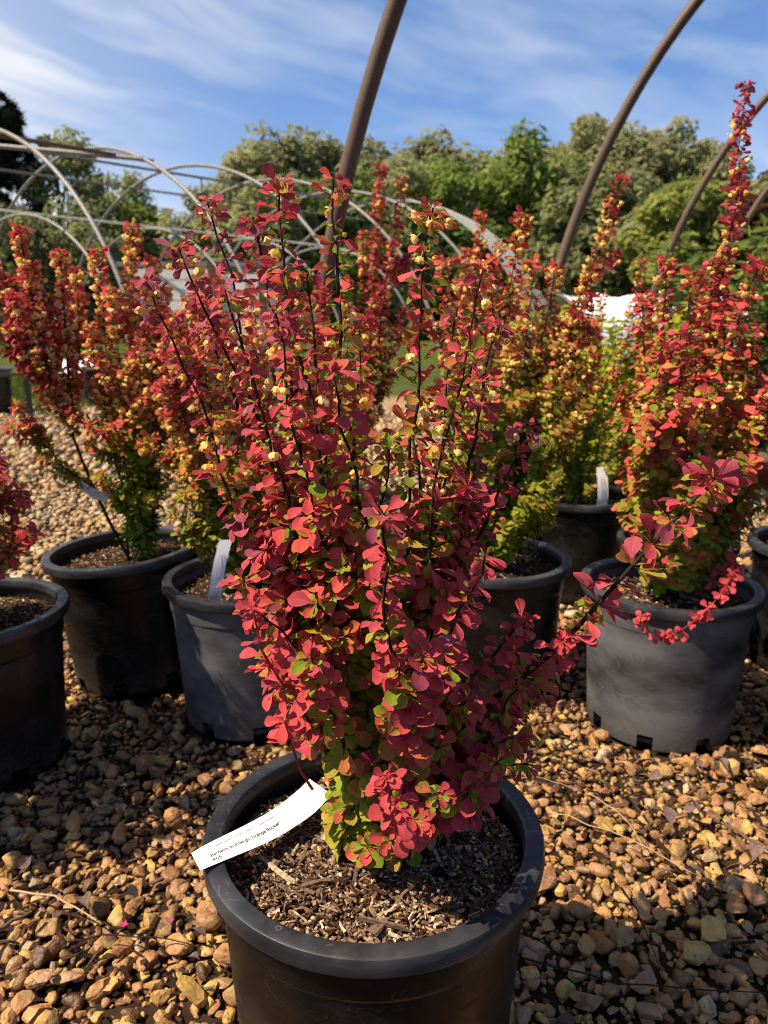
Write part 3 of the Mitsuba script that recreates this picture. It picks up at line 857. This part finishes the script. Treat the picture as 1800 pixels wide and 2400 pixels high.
plan("edge_b", "edge_b", "barberry bush at the right edge behind the tall spire", [(.80, 1.5, .808), (.78, 1.5, .70), (.86, 1.5, .857), (.75, 1.48, .62), (.90, 1.45, .75)],
    side=5, leaf=(.0165, .0225), hue=(.0, .7), flowers=.4, seed=111)
plan("edge_c", "edge_c", "barberry bush of the small pot between the tagged pot and the tall spire", [(.66, 1.66, .764), (.70, 1.68, .728), (.676, 1.62, .672)],
    side=5, leaf=(.0165, .0225), hue=(.0, .55), rise=(.35, .95, .9), flowers=.9, purple=.2, seed=121)
plan("left_a", "left_a", "barberry bush mostly outside the left edge, dark red leaf tips reaching in", [
    (-.70, 1.1, .779), (-.68, 1.12, .693), (-.566, 1.12, .43), (-.65, 1.15, .586), (-.74, 1.05, .729), (-.56, 1.09, .391), (-.585, 1.1, .50), (-.66, 1.02, .574), (-.78, 1.15, .75)],
    side=8, leaf=(.0165, .0225), hue=(.25, .85), flowers=.3, seed=131)
plan("off_left", "off_left", "barberry bush beyond the left edge shading the gravel", [(-.92, .87, .86), (-.84, .92, .84), (-.78, .83, .80), (-.94, .77, .76), (-.76, .87, .68), (-.82, .77, .72), (-.76, .81, .56), (-.74, .90, .48)],
    side=8, leaf=(.017, .023), hue=(.1, .85), flowers=.2, seed=141)

# which leaves show: every leaf claims small cells of the picture, the nearest one wins
tests = []
for b in BUSHES:
    b["V"], b["U"] = build_leaves(b["made"][1], FINE if b["fine"] else COARSE)
    b["F"] = np.asarray((FINE if b["fine"] else COARSE)[0][1])
    if b["made"][2]:
        b["FV"], b["FU"] = build_flowers(b["made"][2], .0062 if b["fine"] else .0084, b["fine"])
off = np.cumsum([0] + [len(b["V"]) for b in BUSHES])
CELL = 8
ids, cells, deps = [], [], []
for n, b in enumerate(BUSHES):
    V = b["V"]
    m = V.shape[1]
    S = np.concatenate([V[:, m // 4:], .5 * (V[:, m // 4:-1] + V[:, m // 4 + 1:])], 1)
    px, py, d = project(S)
    ok = (px > 0) & (px < 1800) & (py > 0) & (py < 2400) & (d > .1)
    ii = np.repeat((off[n] + np.arange(len(V)))[:, None], S.shape[1], 1)
    ids.append(ii[ok])
    cells.append((px[ok] // CELL).astype(int) * 400 + (py[ok] // CELL).astype(int))
    deps.append(d[ok])
ids, cells, deps = map(np.concatenate, (ids, cells, deps))
o = np.lexsort((deps, cells))
first = np.concatenate([[True], np.diff(cells[o]) != 0])
score = np.bincount(ids[o][first], minlength=off[-1])

for n, b in enumerate(BUSHES):
    k = thing("barberry_bush", b["label"], "shrub", "barberry bushes in nursery pots")
    stems, leaves, flow = b["made"]
    main = [s for s in stems if len(s[0]) > 20]
    for s in main:
        part("stem", k, tube(s[0], s[1], 8 if b["fine"] else 6), s[2], smooth=True)
    for m_ in ("stem_material", "red_shoot_material"):
        tw = [s for s in stems if len(s[0]) <= 20 and s[2] == m_]
        if tw:
            part("twigs" if m_ == "stem_material" else "red_shoots", k, join([tube(s[0], s[1], 5) for s in tw]), m_, smooth=True, kind="stuff")
    sc = score[off[n]:off[n + 1]]
    pick = np.zeros(len(leaves), bool)
    best = np.argsort(-sc, kind="stable")[:b["cap"]]
    pick[best[sc[best] >= 5]] = True
    for i in np.nonzero(pick)[0]:
        part("leaf", k, (b["V"][i], b["F"]), "leaf_material", smooth=True, uv=b["U"][i])
    rest = [q for q, on in zip(leaves, pick) if not on]
    V, U = build_leaves(rest, MID if b["fine"] else COARSE)
    vv, ff = flat(V, np.asarray((MID if b["fine"] else COARSE)[0][1]))
    part("foliage", k, (vv, ff), "leaf_material", smooth=True, uv=U.reshape(-1, 2), kind="stuff")
    if flow:
        if b["fine"]:
            for i in range(len(flow)):
                part("flower", k, (b["FV"][i], CUPS[True][1]), "flower_material", smooth=True, uv=b["FU"][i])
        else:
            vv, ff = flat(b["FV"], CUPS[False][1])
            part("blossom", k, (vv, ff), "flower_material", smooth=True, uv=b["FU"].reshape(-1, 2), kind="stuff")
    b.clear()

# ------------------------------------------------------------------ plant tags
def strip(top, bot, n=28, thick=.0004):
    top, _ = resample(np.asarray(top, float), np.linspace(0, 1, n))
    bot, _ = resample(np.asarray(bot, float), np.linspace(0, 1, n))
    for q in (top, bot):
        for _ in range(4):
            q[1:-1] = (q[:-2] + 2 * q[1:-1] + q[2:]) / 4
    t = norm(np.gradient((top + bot) / 2, axis=0))
    nrm = norm(np.cross(t, top - bot))
    nrm *= np.sign(np.dot(nrm.mean(0), [-.2, -.75, .6]) + 1e-9)
    v = np.concatenate([bot, top, bot - nrm * thick, top - nrm * thick])
    f = []
    for i in range(n - 1):
        f += [[i, i + 1, n + i + 1], [i, n + i + 1, n + i], [2 * n + i, 3 * n + i + 1, 2 * n + i + 1], [2 * n + i, 3 * n + i, 3 * n + i + 1],
              [i, 2 * n + i + 1, i + 1], [i, 2 * n + i, 2 * n + i + 1], [n + i, n + i + 1, 3 * n + i + 1], [n + i, 3 * n + i + 1, 3 * n + i]]
    for i in (0, n - 1):
        f += [[i, n + i, 3 * n + i], [i, 3 * n + i, 2 * n + i]]
    return v, np.array(f), top, bot, nrm


top = [(-.1621, .5566, .2645), (-.1502, .5706, .2640), (-.1367, .5861, .2615), (-.1227, .6026, .259), (-.1093, .6207, .256), (-.0955, .6421, .254), (-.0829, .6617, .254), (-.0742, .677, .256)]
bot = [(-.1496, .5356, .2645), (-.1358, .549, .2620), (-.1217, .5644, .258), (-.1062, .5838, .252), (-.0924, .5986, .25), (-.0783, .6176, .248), (-.0643, .6348, .248), (-.0514, .6602, .25)]
v, f, tp, bt, nr_ = strip(top, bot)
tag = thing("plant_tag", "white paper tag across the foreground pot's rim, printed 'Orange Rocket'", "plant tag")
part("strip", tag, (v, f), "paper", smooth=20)
length = np.linalg.norm(np.diff((tp + bt) / 2, axis=0), axis=1).sum()
width = np.linalg.norm(tp - bt, axis=1).mean()


def print_on(text, height, s0, w0, ink, name, spacing=1.0, bold=False):
    m = meshkit.text_mesh(text, height, depth=.00008, bold=bold)
    m = m.subdivide_to_size(.006) if len(m.faces) < 4000 else m
    q = np.array(m.vertices)
    s = np.clip((s0 + q[:, 0] * spacing) / length, 0, 1)
    w = (w0 + q[:, 1]) / width
    A, B, N = (resample_at(a, s) for a in (bt, tp, nr_))
    part(name, tag, (B * w[:, None] + A * (1 - w[:, None]) + N * (.00012 + q[:, 2:3]), m.faces), ink)


def resample_at(a, s):
    x = np.linspace(0, 1, len(a))
    return np.stack([np.interp(s, x, a[:, k]) for k in range(3)], -1)


print_on("Berberis thunbergii 'Orange Rocket'", .0033, .0135, .0100, "print_ink", "lettering", 1.02, True)
print_on("#05", .0033, .0135, .0042, "print_ink", "lettering", 1.0, True)
print_on("13", .0017, .0125, .0196, "faded_ink", "lettering", 1.1)
print_on("Hoa15-B-01", .0018, .0225, .0196, "print_ink", "lettering", 1.0, True)
print_on("06-06", .0018, .0435, .0196, "print_ink", "lettering", 1.0, True)
print_on("228672", .0018, .056, .0196, "print_ink", "lettering", 1.0)
print_on("DABNEY NURSERY", .0018, .071, .0196, "faded_ink", "lettering", 1.0)


def plain_tag(label, path, w, side):
    path = np.asarray(path, float)
    side = norm(np.asarray(side, float)) * w / 2
    v, f, *_ = strip(path + side, path - side, 14)
    k = thing("plant_tag", label, "plant tag")
    part("strip", k, (v, f), "paper", smooth=20)
    n = len(path) // 2
    tp, bt = path + side, path - side
    mid = np.stack([resample(path, np.linspace(.12, .8, 9))[0]])[0]
    fwd = norm(np.array([0, -1.0, .35]))
    part("print_line", k, join([tube(mid + side * .25 + fwd * .0008, .0005, 4), tube(mid - side * .3 + fwd * .0008, .0004, 4)]), "faded_ink")


plain_tag("white tag standing in the dark soil of the pot left behind the foreground bush", [(-.288, 1.222, .228), (-.281, 1.213, .262), (-.272, 1.214, .31), (-.262, 1.224, .345)], .021, (1, .25, 0))
plain_tag("white tag standing upright at the front rim of the shaded back pot", [(.530, 1.826, .232), (.530, 1.808, .262), (.527, 1.806, .31), (.523, 1.816, .355)], .026, (1, .1, 0))
plain_tag("pale tag looped around the thick slanting stem of the forked bush", [(-.576, 1.405, .414), (-.564, 1.398, .400), (-.545, 1.402, .384), (-.522, 1.415, .372)], .018, (.15, .1, 1))
plain_tag("white tag sticking in at the left edge above the cut off pot", [(-.690, 1.09, .415), (-.652, 1.085, .435), (-.612, 1.083, .440), (-.568, 1.085, .430)], .026, (.1, .35, 1))
plain_tag("scrap of white tag low behind the lower right of the foreground bush", [(.02, .70, .262), (.04, .71, .268), (.058, .715, .262)], .020, (.1, .8, .35))

# dried leaves lying on the stones
for i in range(34):
    q = np.array([rng.uniform(.36, .66), rng.uniform(.78, 1.08), .022]) if i < 24 else np.array([rng.uniform(-.55, -.2), rng.uniform(.68, .95), .022])
    if not pot_free(q[:1], q[1:2], .02)[0]:
        continue
    a = rng.uniform(0, 6.28)
    L = norm([math.cos(a), math.sin(a), rng.uniform(-.2, .3)])
    N = norm(np.array([0, 0, 1]) + rng.normal(0, .4, 3))
    N = norm(N - np.dot(N, L) * L)
    t = FINE[i % 4]
    v = q + rng.uniform(.016, .030) * (t[0][:, :1] * L + t[0][:, 1:2] * np.cross(N, L) * 1.2 + 1.6 * t[0][:, 2:] * N)
    part("dry_leaf", ground, (v, t[1]), "dry_leaf_material", smooth=True)

# ------------------------------------------------------------------ greenhouse frames
def hoop_path(P, ang, i, s, hh, w, a0=0.0, a1=math.pi, n=56, dz=0.0):
    ax = np.array([math.sin(ang), math.cos(ang)])
    pe = np.array([ax[1], -ax[0]])
    ph = np.linspace(a0, a1, n)
    o = np.array(P) + i * s * ax
    return np.concatenate([o + np.outer(w * np.cos(ph), pe), ((hh + dz) * np.sin(ph))[:, None]], 1)


own = thing("greenhouse_frame", "tan painted pipe hoops rising over the nursery rows and curving to the right", "greenhouse frame")
for i in range(5):
    part("hoop", own, tube(hoop_path((.901, 1.349), .584, i, 1.535, 2.179, 1.353), .021, 14), "tan_pipe", smooth=True)
    c = hoop_path((.901, 1.349), .584, i, 1.535, 2.179, 1.353)
    part("sleeve", own, tube(np.array([c[-1] + [0, 0, -.02], c[-1] + [0, 0, .30]]), .026, 14), "dark_steel", smooth=30)

LP, LA, LS, LH, LW = (-3.177, 6.159), .723, .952, 2.045, 2.415
silver = thing("greenhouse_frame", "bare silver pipe hoops of the neighbouring greenhouse at left, film covered at its far end", "greenhouse frame")
for i in range(-1, 6):
    part("hoop", silver, tube(hoop_path(LP, LA, i, LS, LH, LW), .0145, 10), "galvanised", smooth=True)


def along(P, A, S, Hh, W, ph, i0, i1, r, parent, m, dz=0.0, sides=8, name="purlin"):
    q = [hoop_path(P, A, i, S, Hh, W, ph, ph, 1)[0] + [0, 0, dz] for i in np.linspace(i0, i1, 12)]
    part(name, parent, tube(np.array(q), r, sides), m, smooth=True)


along(LP, LA, LS, LH, LW, math.pi / 2, -2, 5, .012, silver, "galvanised", -.05)
along(LP, LA, LS, LH, LW, math.radians(97), -2, 5, .010, silver, "galvanised", -.16)
along(LP, LA, LS, LH, LW, math.radians(70), -2, 1.2, .017, silver, "tan_pipe", -.03)
a, b = hoop_path(LP, LA, 0, LS, LH, LW)[30], hoop_path(LP, LA, 1.0, LS, LH, LW)[20]
part("brace", silver, tube(np.linspace(a, b, 6), .019, 8), "galvanised", smooth=True)
# hanging sprinkler on the ridge
q = hoop_path(LP, LA, 2.3, LS, LH, LW, math.pi / 2, math.pi / 2, 1)[0] + [0, 0, -.05]
part("sprinkler", silver, join([tube(np.array([q, q - [0, 0, .12]]), .008, 8), tube(np.array([q - [0, 0, .12], q - [0, 0, .14], q - [0, 0, .17]]), [.03, .06, .02], 10)]), "galvanised", smooth=30)


def film(P, A, S, Hh, W, i0, i1, a0, a1, n=30, m=16, sag=.03, grow_=.025):
    ph = np.linspace(a0, a1, n)
    rows = []
    for i in np.linspace(i0, i1, m):
        sg = sag * abs(math.sin(math.pi * (i - i0)))
        r = hoop_path(P, A, i, S, Hh + grow_ - sg, W + grow_ - sg, a0, a1, n)
        rows.append(r)
    v = np.array(rows).reshape(-1, 3)
    f = []
    for i in range(m - 1):
        for j in range(n - 1):
            q = i * n + j
            f += [[q, q + n, q + n + 1], [q, q + n + 1, q + 1]]
    return v, np.array(f)


part("film_cover", silver, film(LP, LA, LS, LH, LW, 4.6, 5.15, .30, 1.3, 20, 10), "cloudy_film", smooth=True)

FP, FA, FS, FH, FW = (-3.308, 7.354), .652, .716, 1.607, 1.622
low = thing("greenhouse_frame", "lower silver hoop tunnel behind the left bushes with its film rolled along the top", "greenhouse frame")
for i in (-1, 0, 1, 2, 3):
    part("hoop", low, tube(hoop_path(FP, FA, i * 1.9, FS, FH, FW), .0135, 8), "galvanised", smooth=True)
along(FP, FA, FS, FH, FW, math.pi / 2, -3, 6, .009, low, "cloudy_film", .03, 8, "film_roll")

shed = thing("potting_shed", "pale boarded potting shed with a dark post behind the low hoops", "shed")
for k in range(6):
    part("board", shed, box((-2.55 + .0, 9.6 + .004 * (k % 2), 1.28 - .12 * k - .06), (.95, .03, .114), .0), "painted_board")
part("post", shed, box((-2.03, 9.52, .68), (.10, .10, 1.36)), "weathered_wood")
part("post", shed, box((-3.03, 9.52, .62), (.09, .09, 1.24)), "weathered_wood")
part("door_panel", shed, box((-1.73, 9.55, .62), (.46, .03, 1.2)), "painted_board")
part("post", shed, box((-1.44, 9.52, .66), (.07, .09, 1.32)), "weathered_wood")
part("roof", shed, box((-2.2, 10.32, 1.34), (2.0, 1.4, .05)), "galvanised")
part("side_wall", shed, box((-1.42, 10.2, .66), (.03, 1.2, 1.30)), "painted_board")


def low_tunnel(label, x, y, ang, w, h, n):
    k = thing("row_cover", label, "row cover")
    v, f = film((x, y), ang, .6, h, w, 0, n, 0, math.pi, 24, n * 6 + 1, .05, 0)
    v = v + .012 * (meshkit.fbm(v * 6, 3, 4)[:, None] - .5)
    part("sheet", k, (v, f), "white_sheet", smooth=True)
    for i in range(n + 1):
        part("hoop", k, tube(hoop_path((x, y), ang, i, .6, h - .02, w - .02), .008, 6), "galvanised", smooth=True)


low_tunnel("white row cover glaring in the sun behind the bushes right of centre", 1.95, 9.2, 1.15, .75, 1.0, 5)
low_tunnel("low white row cover far off between the left bushes", -4.0, 9.0, 1.2, .4, .30, 1)

# far pots, stake, edging and grass at the left
for i, (x, y, r, lab) in enumerate([(-3.05, 5.95, .15, "black pot on the grass at the far left, nearest the steel stake"), (-3.52, 6.1, .15, "black pot on the grass cut off by the left edge, far back"),
                                     (-2.35, 6.5, .14, "small far black pot in the gap between the left bushes")]):
    k = thing("nursery_pot", lab, "plant pot", "far pots on the grass")
    b, rm = PIECES[72]
    part("body", k, (pot_xf(b[0] * 1.3, x, y, r, 0, 0), b[1]), "black_plastic", smooth=38)
    part("rim", k, (pot_xf(rm[0] * 1.3, x, y, r, 0, 0), rm[1]), "dusty_plastic", smooth=38)
    aa = np.linspace(0, 2 * np.pi, 24, endpoint=False)
    vv = np.concatenate([[[0, 0, .30]], np.stack([.172 * np.cos(aa), .172 * np.sin(aa), 0 * aa + .29], -1)]) * r / .15 + [x, y, 0]
    part("potting_mix", k, (vv, np.array([[0, 1 + j, 1 + (j + 1) % 24] for j in range(24)])), "soil_material")
stake = thing("steel_stake", "short dark steel stake at the gravel edge, far left", "stake")
part("shaft", stake, box((-2.46, 5.35, .18), (.035, .035, .40), .3), "dark_steel")
part("arm", stake, box((-2.60, 5.36, .33), (.34, .02, .025), .1), "dark_steel")
single("edging_board", box((-2.1, 6.62, .06), (1.6, .08, .13), .06), "weathered_wood", "dark edging board where the gravel ends at left", "edging board")

n = 9000
gp = np.stack([rng.uniform(-6.0, -2.4, n), rng.uniform(5.5, 9.5, n)], -1)
gp = gp[gp[:, 1] + .6 * (gp[:, 0] + 2.4) * .5 > 5.4 + .5 * meshkit.noise(np.stack([gp[:, 0] * 2, gp[:, 1] * 2, 0 * gp[:, 0]], -1))]
n = len(gp)
a = rng.uniform(0, 6.28, n)
hgt = rng.uniform(.03, .10, n)
base = np.concatenate([gp, ground_z(gp[:, 0], gp[:, 1])[:, None] - .01], 1)
side = np.stack([np.cos(a), np.sin(a), 0 * a], -1) * .007
tipv = base + np.stack([rng.normal(0, .03, n), rng.normal(0, .03, n), hgt], -1)
gv = np.stack([base - side, base + side, tipv], 1)
vv, ff = flat(gv, np.array([[0, 1, 2]]))
single("grass", (vv, ff), "grass_blades", "patch of green grass beyond the gravel at the far left", "grass", uv=np.repeat(rng.random((n, 1)), 3, 0) * [1, 0], kind="stuff")

# ------------------------------------------------------------------ trees and shrubs behind
def canopy(r, center, R, n_clumps, per, leaf, spread=.55, flatz=.85, needles=False):
    """Leaf cards in clumps through an ellipsoid; two triangles each."""
    R = np.asarray(R, float)
    d = norm(r.normal(size=(n_clumps, 3)))
    rad = r.uniform(.35, 1.0, n_clumps) ** .6
    cc = np.asarray(center) + d * rad[:, None] * R * .86
    cs = r.uniform(.16, .34, n_clumps) * R.mean()
    k = np.repeat(np.arange(n_clumps), per)
    dd = norm(r.normal(size=(len(k), 3)))
    pp = cc[k] + dd * (cs[k] * r.uniform(.3, 1.0, len(k)) ** .5)[:, None] * np.array([1, 1, flatz])
    nn = norm(dd * .6 + np.array([0, 0, .55]) + r.normal(0, .45, dd.shape))
    aa = norm(np.cross(nn, r.normal(size=dd.shape)))
    bb = np.cross(nn, aa)
    s = leaf * r.uniform(.6, 1.4, len(k))
    w = s * (.16 if needles else .42)
    V = np.stack([pp - aa * s[:, None] * .5, pp + bb * w[:, None] * .5, pp + aa * s[:, None] * .5, pp - bb * w[:, None] * .5], 1)
    U = np.repeat(np.clip(r.random(n_clumps)[k] * .6 + r.random(len(k)) * .4, 0, 1)[:, None], 4, 1)
    return V, U, cc


QUAD = np.array([[0, 1, 2], [0, 2, 3]])


def tree(kind, label, x, y, top, R, mat, clumps, per, leaf, low=.25, seed=0, cat="tree", group=None, limbs=6, flatz=.85, trunk_r=None):
    r = np.random.default_rng(seed)
    k = thing(kind, label, cat, group)
    base = low * top
    c = np.array([x, y, (top + base) / 2])
    Rz = (top - base) / 2
    V, U, cc = canopy(r, c, (R, R, Rz), clumps, per, leaf, flatz=flatz)
    vv, ff = flat(V, QUAD)
    part("crown", k, (vv, ff), mat, uv=np.stack([U.ravel(), 0 * U.ravel()], -1))
    tr = trunk_r or top * .022
    ms = [tube(np.array([[x, y, -.1], [x + r.normal(0, .1), y, base], [x + r.normal(0, .2), y, c[2]], [x, y, top * .9]]), [tr, tr * .8, tr * .5, tr * .1], 8)]
    part("trunk", k, ms[0], "tree_bark", smooth=True)
    lm = []
    for q in cc[r.permutation(len(cc))[:limbs]]:
        z0 = r.uniform(base * .8, c[2])
        p0 = np.array([x, y, z0])
        lm.append(tube(np.array([p0, (p0 + q) / 2 + [0, 0, -.04 * top], q]), [tr * .4, tr * .25, tr * .08], 5))
    if lm:
        part("limbs", k, join(lm), "tree_bark", smooth=True, kind="stuff")


def at_px(px, Y):
    return (px - 900) / 1800 * Y * 1.0


G = "trees along the skyline"
sky_trees = [
    (640, 36, 9.0, 2.1, "olive_leaves", 46, 190, .26, "airy olive tree at the left end of the middle tree line"), (735, 38, 9.9, 2.2, "olive_leaves", 50, 170, .26, "tall thin crowned tree just left of the nearest brown pipe"),
    (850, 38, 9.6, 2.3, "olive_leaves", 50, 190, .26, "olive tree just right of the nearest brown pipe"), (985, 39, 9.2, 2.4, "olive_leaves", 56, 190, .27, "round olive tree between the first two brown pipes, left one"),
    (1100, 42, 8.6, 2.6, "green_leaves", 60, 190, .28, "lower green tree between the first two brown pipes"), (1225, 42, 9.8, 2.9, "olive_leaves", 70, 200, .28, "broad olive crown left of the second brown pipe"),
    (1370, 42, 10.7, 3.0, "olive_leaves", 74, 200, .28, "tallest dense tree behind the second brown pipe"), (1500, 42, 10.5, 2.9, "olive_leaves", 74, 200, .28, "dense rounded tree right of the second brown pipe"),
    (925, 41, 8.7, 2.4, "green_leaves", 54, 190, .28, "green tree set back between two olive crowns in the middle"), (1160, 43, 9.3, 2.5, "olive_leaves", 54, 190, .28, "olive tree set back left of the broad crown"),
    (1300, 43, 10.0, 2.5, "green_leaves", 54, 190, .28, "green tree filling in just left of the second brown pipe"), (560, 40, 7.6, 2.0, "olive_leaves", 44, 170, .27, "lowest olive tree sloping down to the sky gap"),
    (1620, 40, 9.0, 2.4, "green_leaves", 56, 190, .27, "green tree behind the tall red spire"), (1800, 36, 7.3, 2.2, "russet_leaves", 44, 160, .22, "sparse russet tree at the right edge")]
for i, (px, Y, top, R, m, c, p, lf, lab) in enumerate(sky_trees):
    tree("broadleaf_tree", lab, at_px(px, Y), Y, top + .3, R * 1.22, m, int(c * 1.15), int(p * .80), lf * 1.5, .18, 500 + i, group=G)
mid_trees = [
    (520, 27, 4.6, 1.6, "green_leaves", "rounded green tree at left behind the bare hoops, above the shed"), (650, 26, 5.0, 1.7, "green_leaves", "green tree behind the foreground bush's upper left stems"),
    (800, 27, 5.3, 1.7, "bright_leaves", "fresh green tree low behind the nearest brown pipe"), (940, 28, 5.8, 1.8, "green_leaves", "green tree low between the first two pipes"),
    (1080, 28, 6.4, 1.8, "bright_leaves", "bright willow like tree in the middle of the tree line"), (1210, 28, 6.6, 1.8, "bright_leaves", "bright green tree left of the second pipe's foot"),
    (1330, 27, 5.2, 1.6, "green_leaves", "green tree at the second pipe's foot"), (1440, 26, 5.6, 1.7, "green_leaves", "dark green tree between second and third pipe"),
    (1560, 22, 4.2, 1.25, "lime_leaves", "yellow green tree at the third pipe"), (1690, 24, 4.6, 1.5, "green_leaves", "green tree behind the tall spire's middle"), (1790, 22, 4.0, 1.4, "russet_leaves", "brown leaved small tree at the right edge"),
    (405, 30, 2.9, 1.2, "bright_leaves", "small far green tree in the gap of sky at left"), (330, 30, 4.9, 1.8, "bright_leaves", "bright round tree behind the silver hoops")]
for i, (px, Y, top, R, m, lab) in enumerate(mid_trees):
    tree("small_tree", lab, at_px(px, Y), Y, top + .4, R * 1.2, m, 54, 140, .31, .03, 600 + i, group="smaller trees in front of the skyline trees")
tree("broadleaf_tree", "leafy tree with open crown right of the dark pine", at_px(190, 27), 27, 7.2, 1.7, "green_leaves", 44, 150, .24, .2, 701, group=G)
tree("broadleaf_tree", "sparse tree leaning toward the gap of sky at left", at_px(300, 30), 30, 6.6, 1.5, "green_leaves", 26, 90, .24, .3, 702, group=G)
tree("broadleaf_tree", "dark shrubby tree under the pine at the left edge", at_px(60, 24), 24, 4.4, 2.0, "green_leaves", 60, 190, .2, .03, 703, group=G)
tree("broadleaf_tree", "dark green tree behind the low hoops at left", at_px(230, 25), 25, 4.2, 1.8, "green_leaves", 56, 190, .2, .03, 704, group=G)


def pine(label, x, y, top, R, seed):
    r = np.random.default_rng(seed)
    k = thing("pine_tree", label, "tree")
    Vs, Us, lm = [], [], []
    z = top * .16
    while z < top:
        rr = R * (1 - (z / top)) ** .7 + .25
        for a in r.uniform(0, 6.28, 6):
            L = rr * r.uniform(.6, 1.1)
            tip = np.array([x + L * math.cos(a), y + L * math.sin(a), z + r.uniform(-.1, .35)])
            lm.append(tube(np.array([[x, y, z - .1], (np.array([x, y, z]) + tip) / 2, tip]), [.05, .03, .01], 5))
            for s in (.45, .75, 1.0):
                V, U, _ = canopy(r, np.array([x, y, z]) * (1 - s) + tip * s, (.62, .62, .36), 5, 46, .42, needles=True)
                Vs.append(V)
                Us.append(U)
        z += r.uniform(.34, .52)
    vv, ff = flat(np.concatenate(Vs), QUAD)
    part("crown", k, (vv, ff), "dark_needles", uv=np.stack([np.concatenate(Us).ravel(), np.zeros(len(vv))], -1))
    part("trunk", k, tube(np.array([[x, y, -.1], [x, y, top * .5], [x, y, top]]), [.22, .14, .03], 9), "tree_bark", smooth=True)
    part("limbs", k, join(lm), "tree_bark", smooth=True, kind="stuff")


pine("tall dark pine at the left edge of the picture", at_px(0, 26), 26, 8.8, 3.1, 801)

# the thicket that closes the foot of the tree line
r_ = np.random.default_rng(77)
Vs, Us = [], []
for i in range(46):
    Y = r_.uniform(29, 34)
    x = -20 + i * .95 + r_.normal(0, .3)
    if -11.5 < x < -6.5:
        V, U, _ = canopy(r_, (x, Y + 4, .8), (1.4, 1.2, 1.0), 16, 80, .26)
    else:
        V, U, _ = canopy(r_, (x, Y, 1.7), (1.5, 1.2, 1.9 + r_.uniform(0, .8)), 24, 70, .30)
    Vs.append(V)
    Us.append(U)
vv, ff = flat(np.concatenate(Vs), QUAD)
single("thicket", (vv, ff), "green_leaves", "green undergrowth closing the foot of the distant tree line", "undergrowth", uv=np.stack([np.concatenate(Us).ravel(), np.zeros(len(vv))], -1), kind="stuff")

# nursery shrubs seen between the bushes at right
def shrub(kind, label, x, y, z0, z1, R, mat, n_stems, leaf, seed):
    r = np.random.default_rng(seed)
    k = thing(kind, label, "shrub")
    stems, V = [], []
    for i in range(n_stems):
        a = r.uniform(0, 6.28)
        q = R * math.sqrt(r.random())
        tip = np.array([x + q * math.cos(a), y + q * math.sin(a), z1 - r.uniform(0, .35) * (z1 - z0)])
        p = bezier(np.array([x, y, z0]), np.array([(x + tip[0]) / 2, (y + tip[1]) / 2, z0 * .3 + .7 * tip[2]]), tip, 12)
        stems.append(tube(p, np.linspace(.006, .002, 12), 5))
        for s in np.linspace(.2, 1, 26):
            c = resample(p, [s])[0][0]
            for j in range(3):
                d = norm(np.append(r.normal(size=2), r.uniform(-.1, .7)))
                N = norm(np.array([0, 0, 1]) + r.normal(0, .4, 3))
                N = norm(N - np.dot(N, d) * d)
                W = np.cross(N, d)
                L = leaf * r.uniform(.6, 1.2)
                V.append([c, c + d * L * .45 + W * L * .24 + N * L * .05, c + d * L - N * L * .1, c + d * L * .45 - W * L * .24 + N * L * .05])
    part("stems", k, join(stems), "tree_bark", smooth=True, kind="stuff")
    vv, ff = flat(np.array(V), QUAD)
    part("foliage", k, (vv, ff), mat, uv=np.stack([np.repeat(r.random(len(V)), 4), np.zeros(len(vv))], -1), kind="stuff")


shrub("green_shrub", "fresh green leafy shrub behind the tall red spire at right", 1.62, 3.4, .0, 1.10, .42, "bright_leaves", 34, .075, 901)
shrub("green_shrub", "green shrub with pale upright tips left of the tall spire", 1.20, 3.1, .0, .98, .20, "bright_leaves", 22, .06, 902)
shrub("golden_shrub", "yellow green shrub glowing between the right bushes", .86, 2.9, .0, .76, .34, "golden_leaves", 52, .055, 903)
shrub("golden_shrub", "low yellow green shrub behind the tagged back pot", .66, 2.8, .0, .62, .28, "golden_leaves", 30, .05, 904)
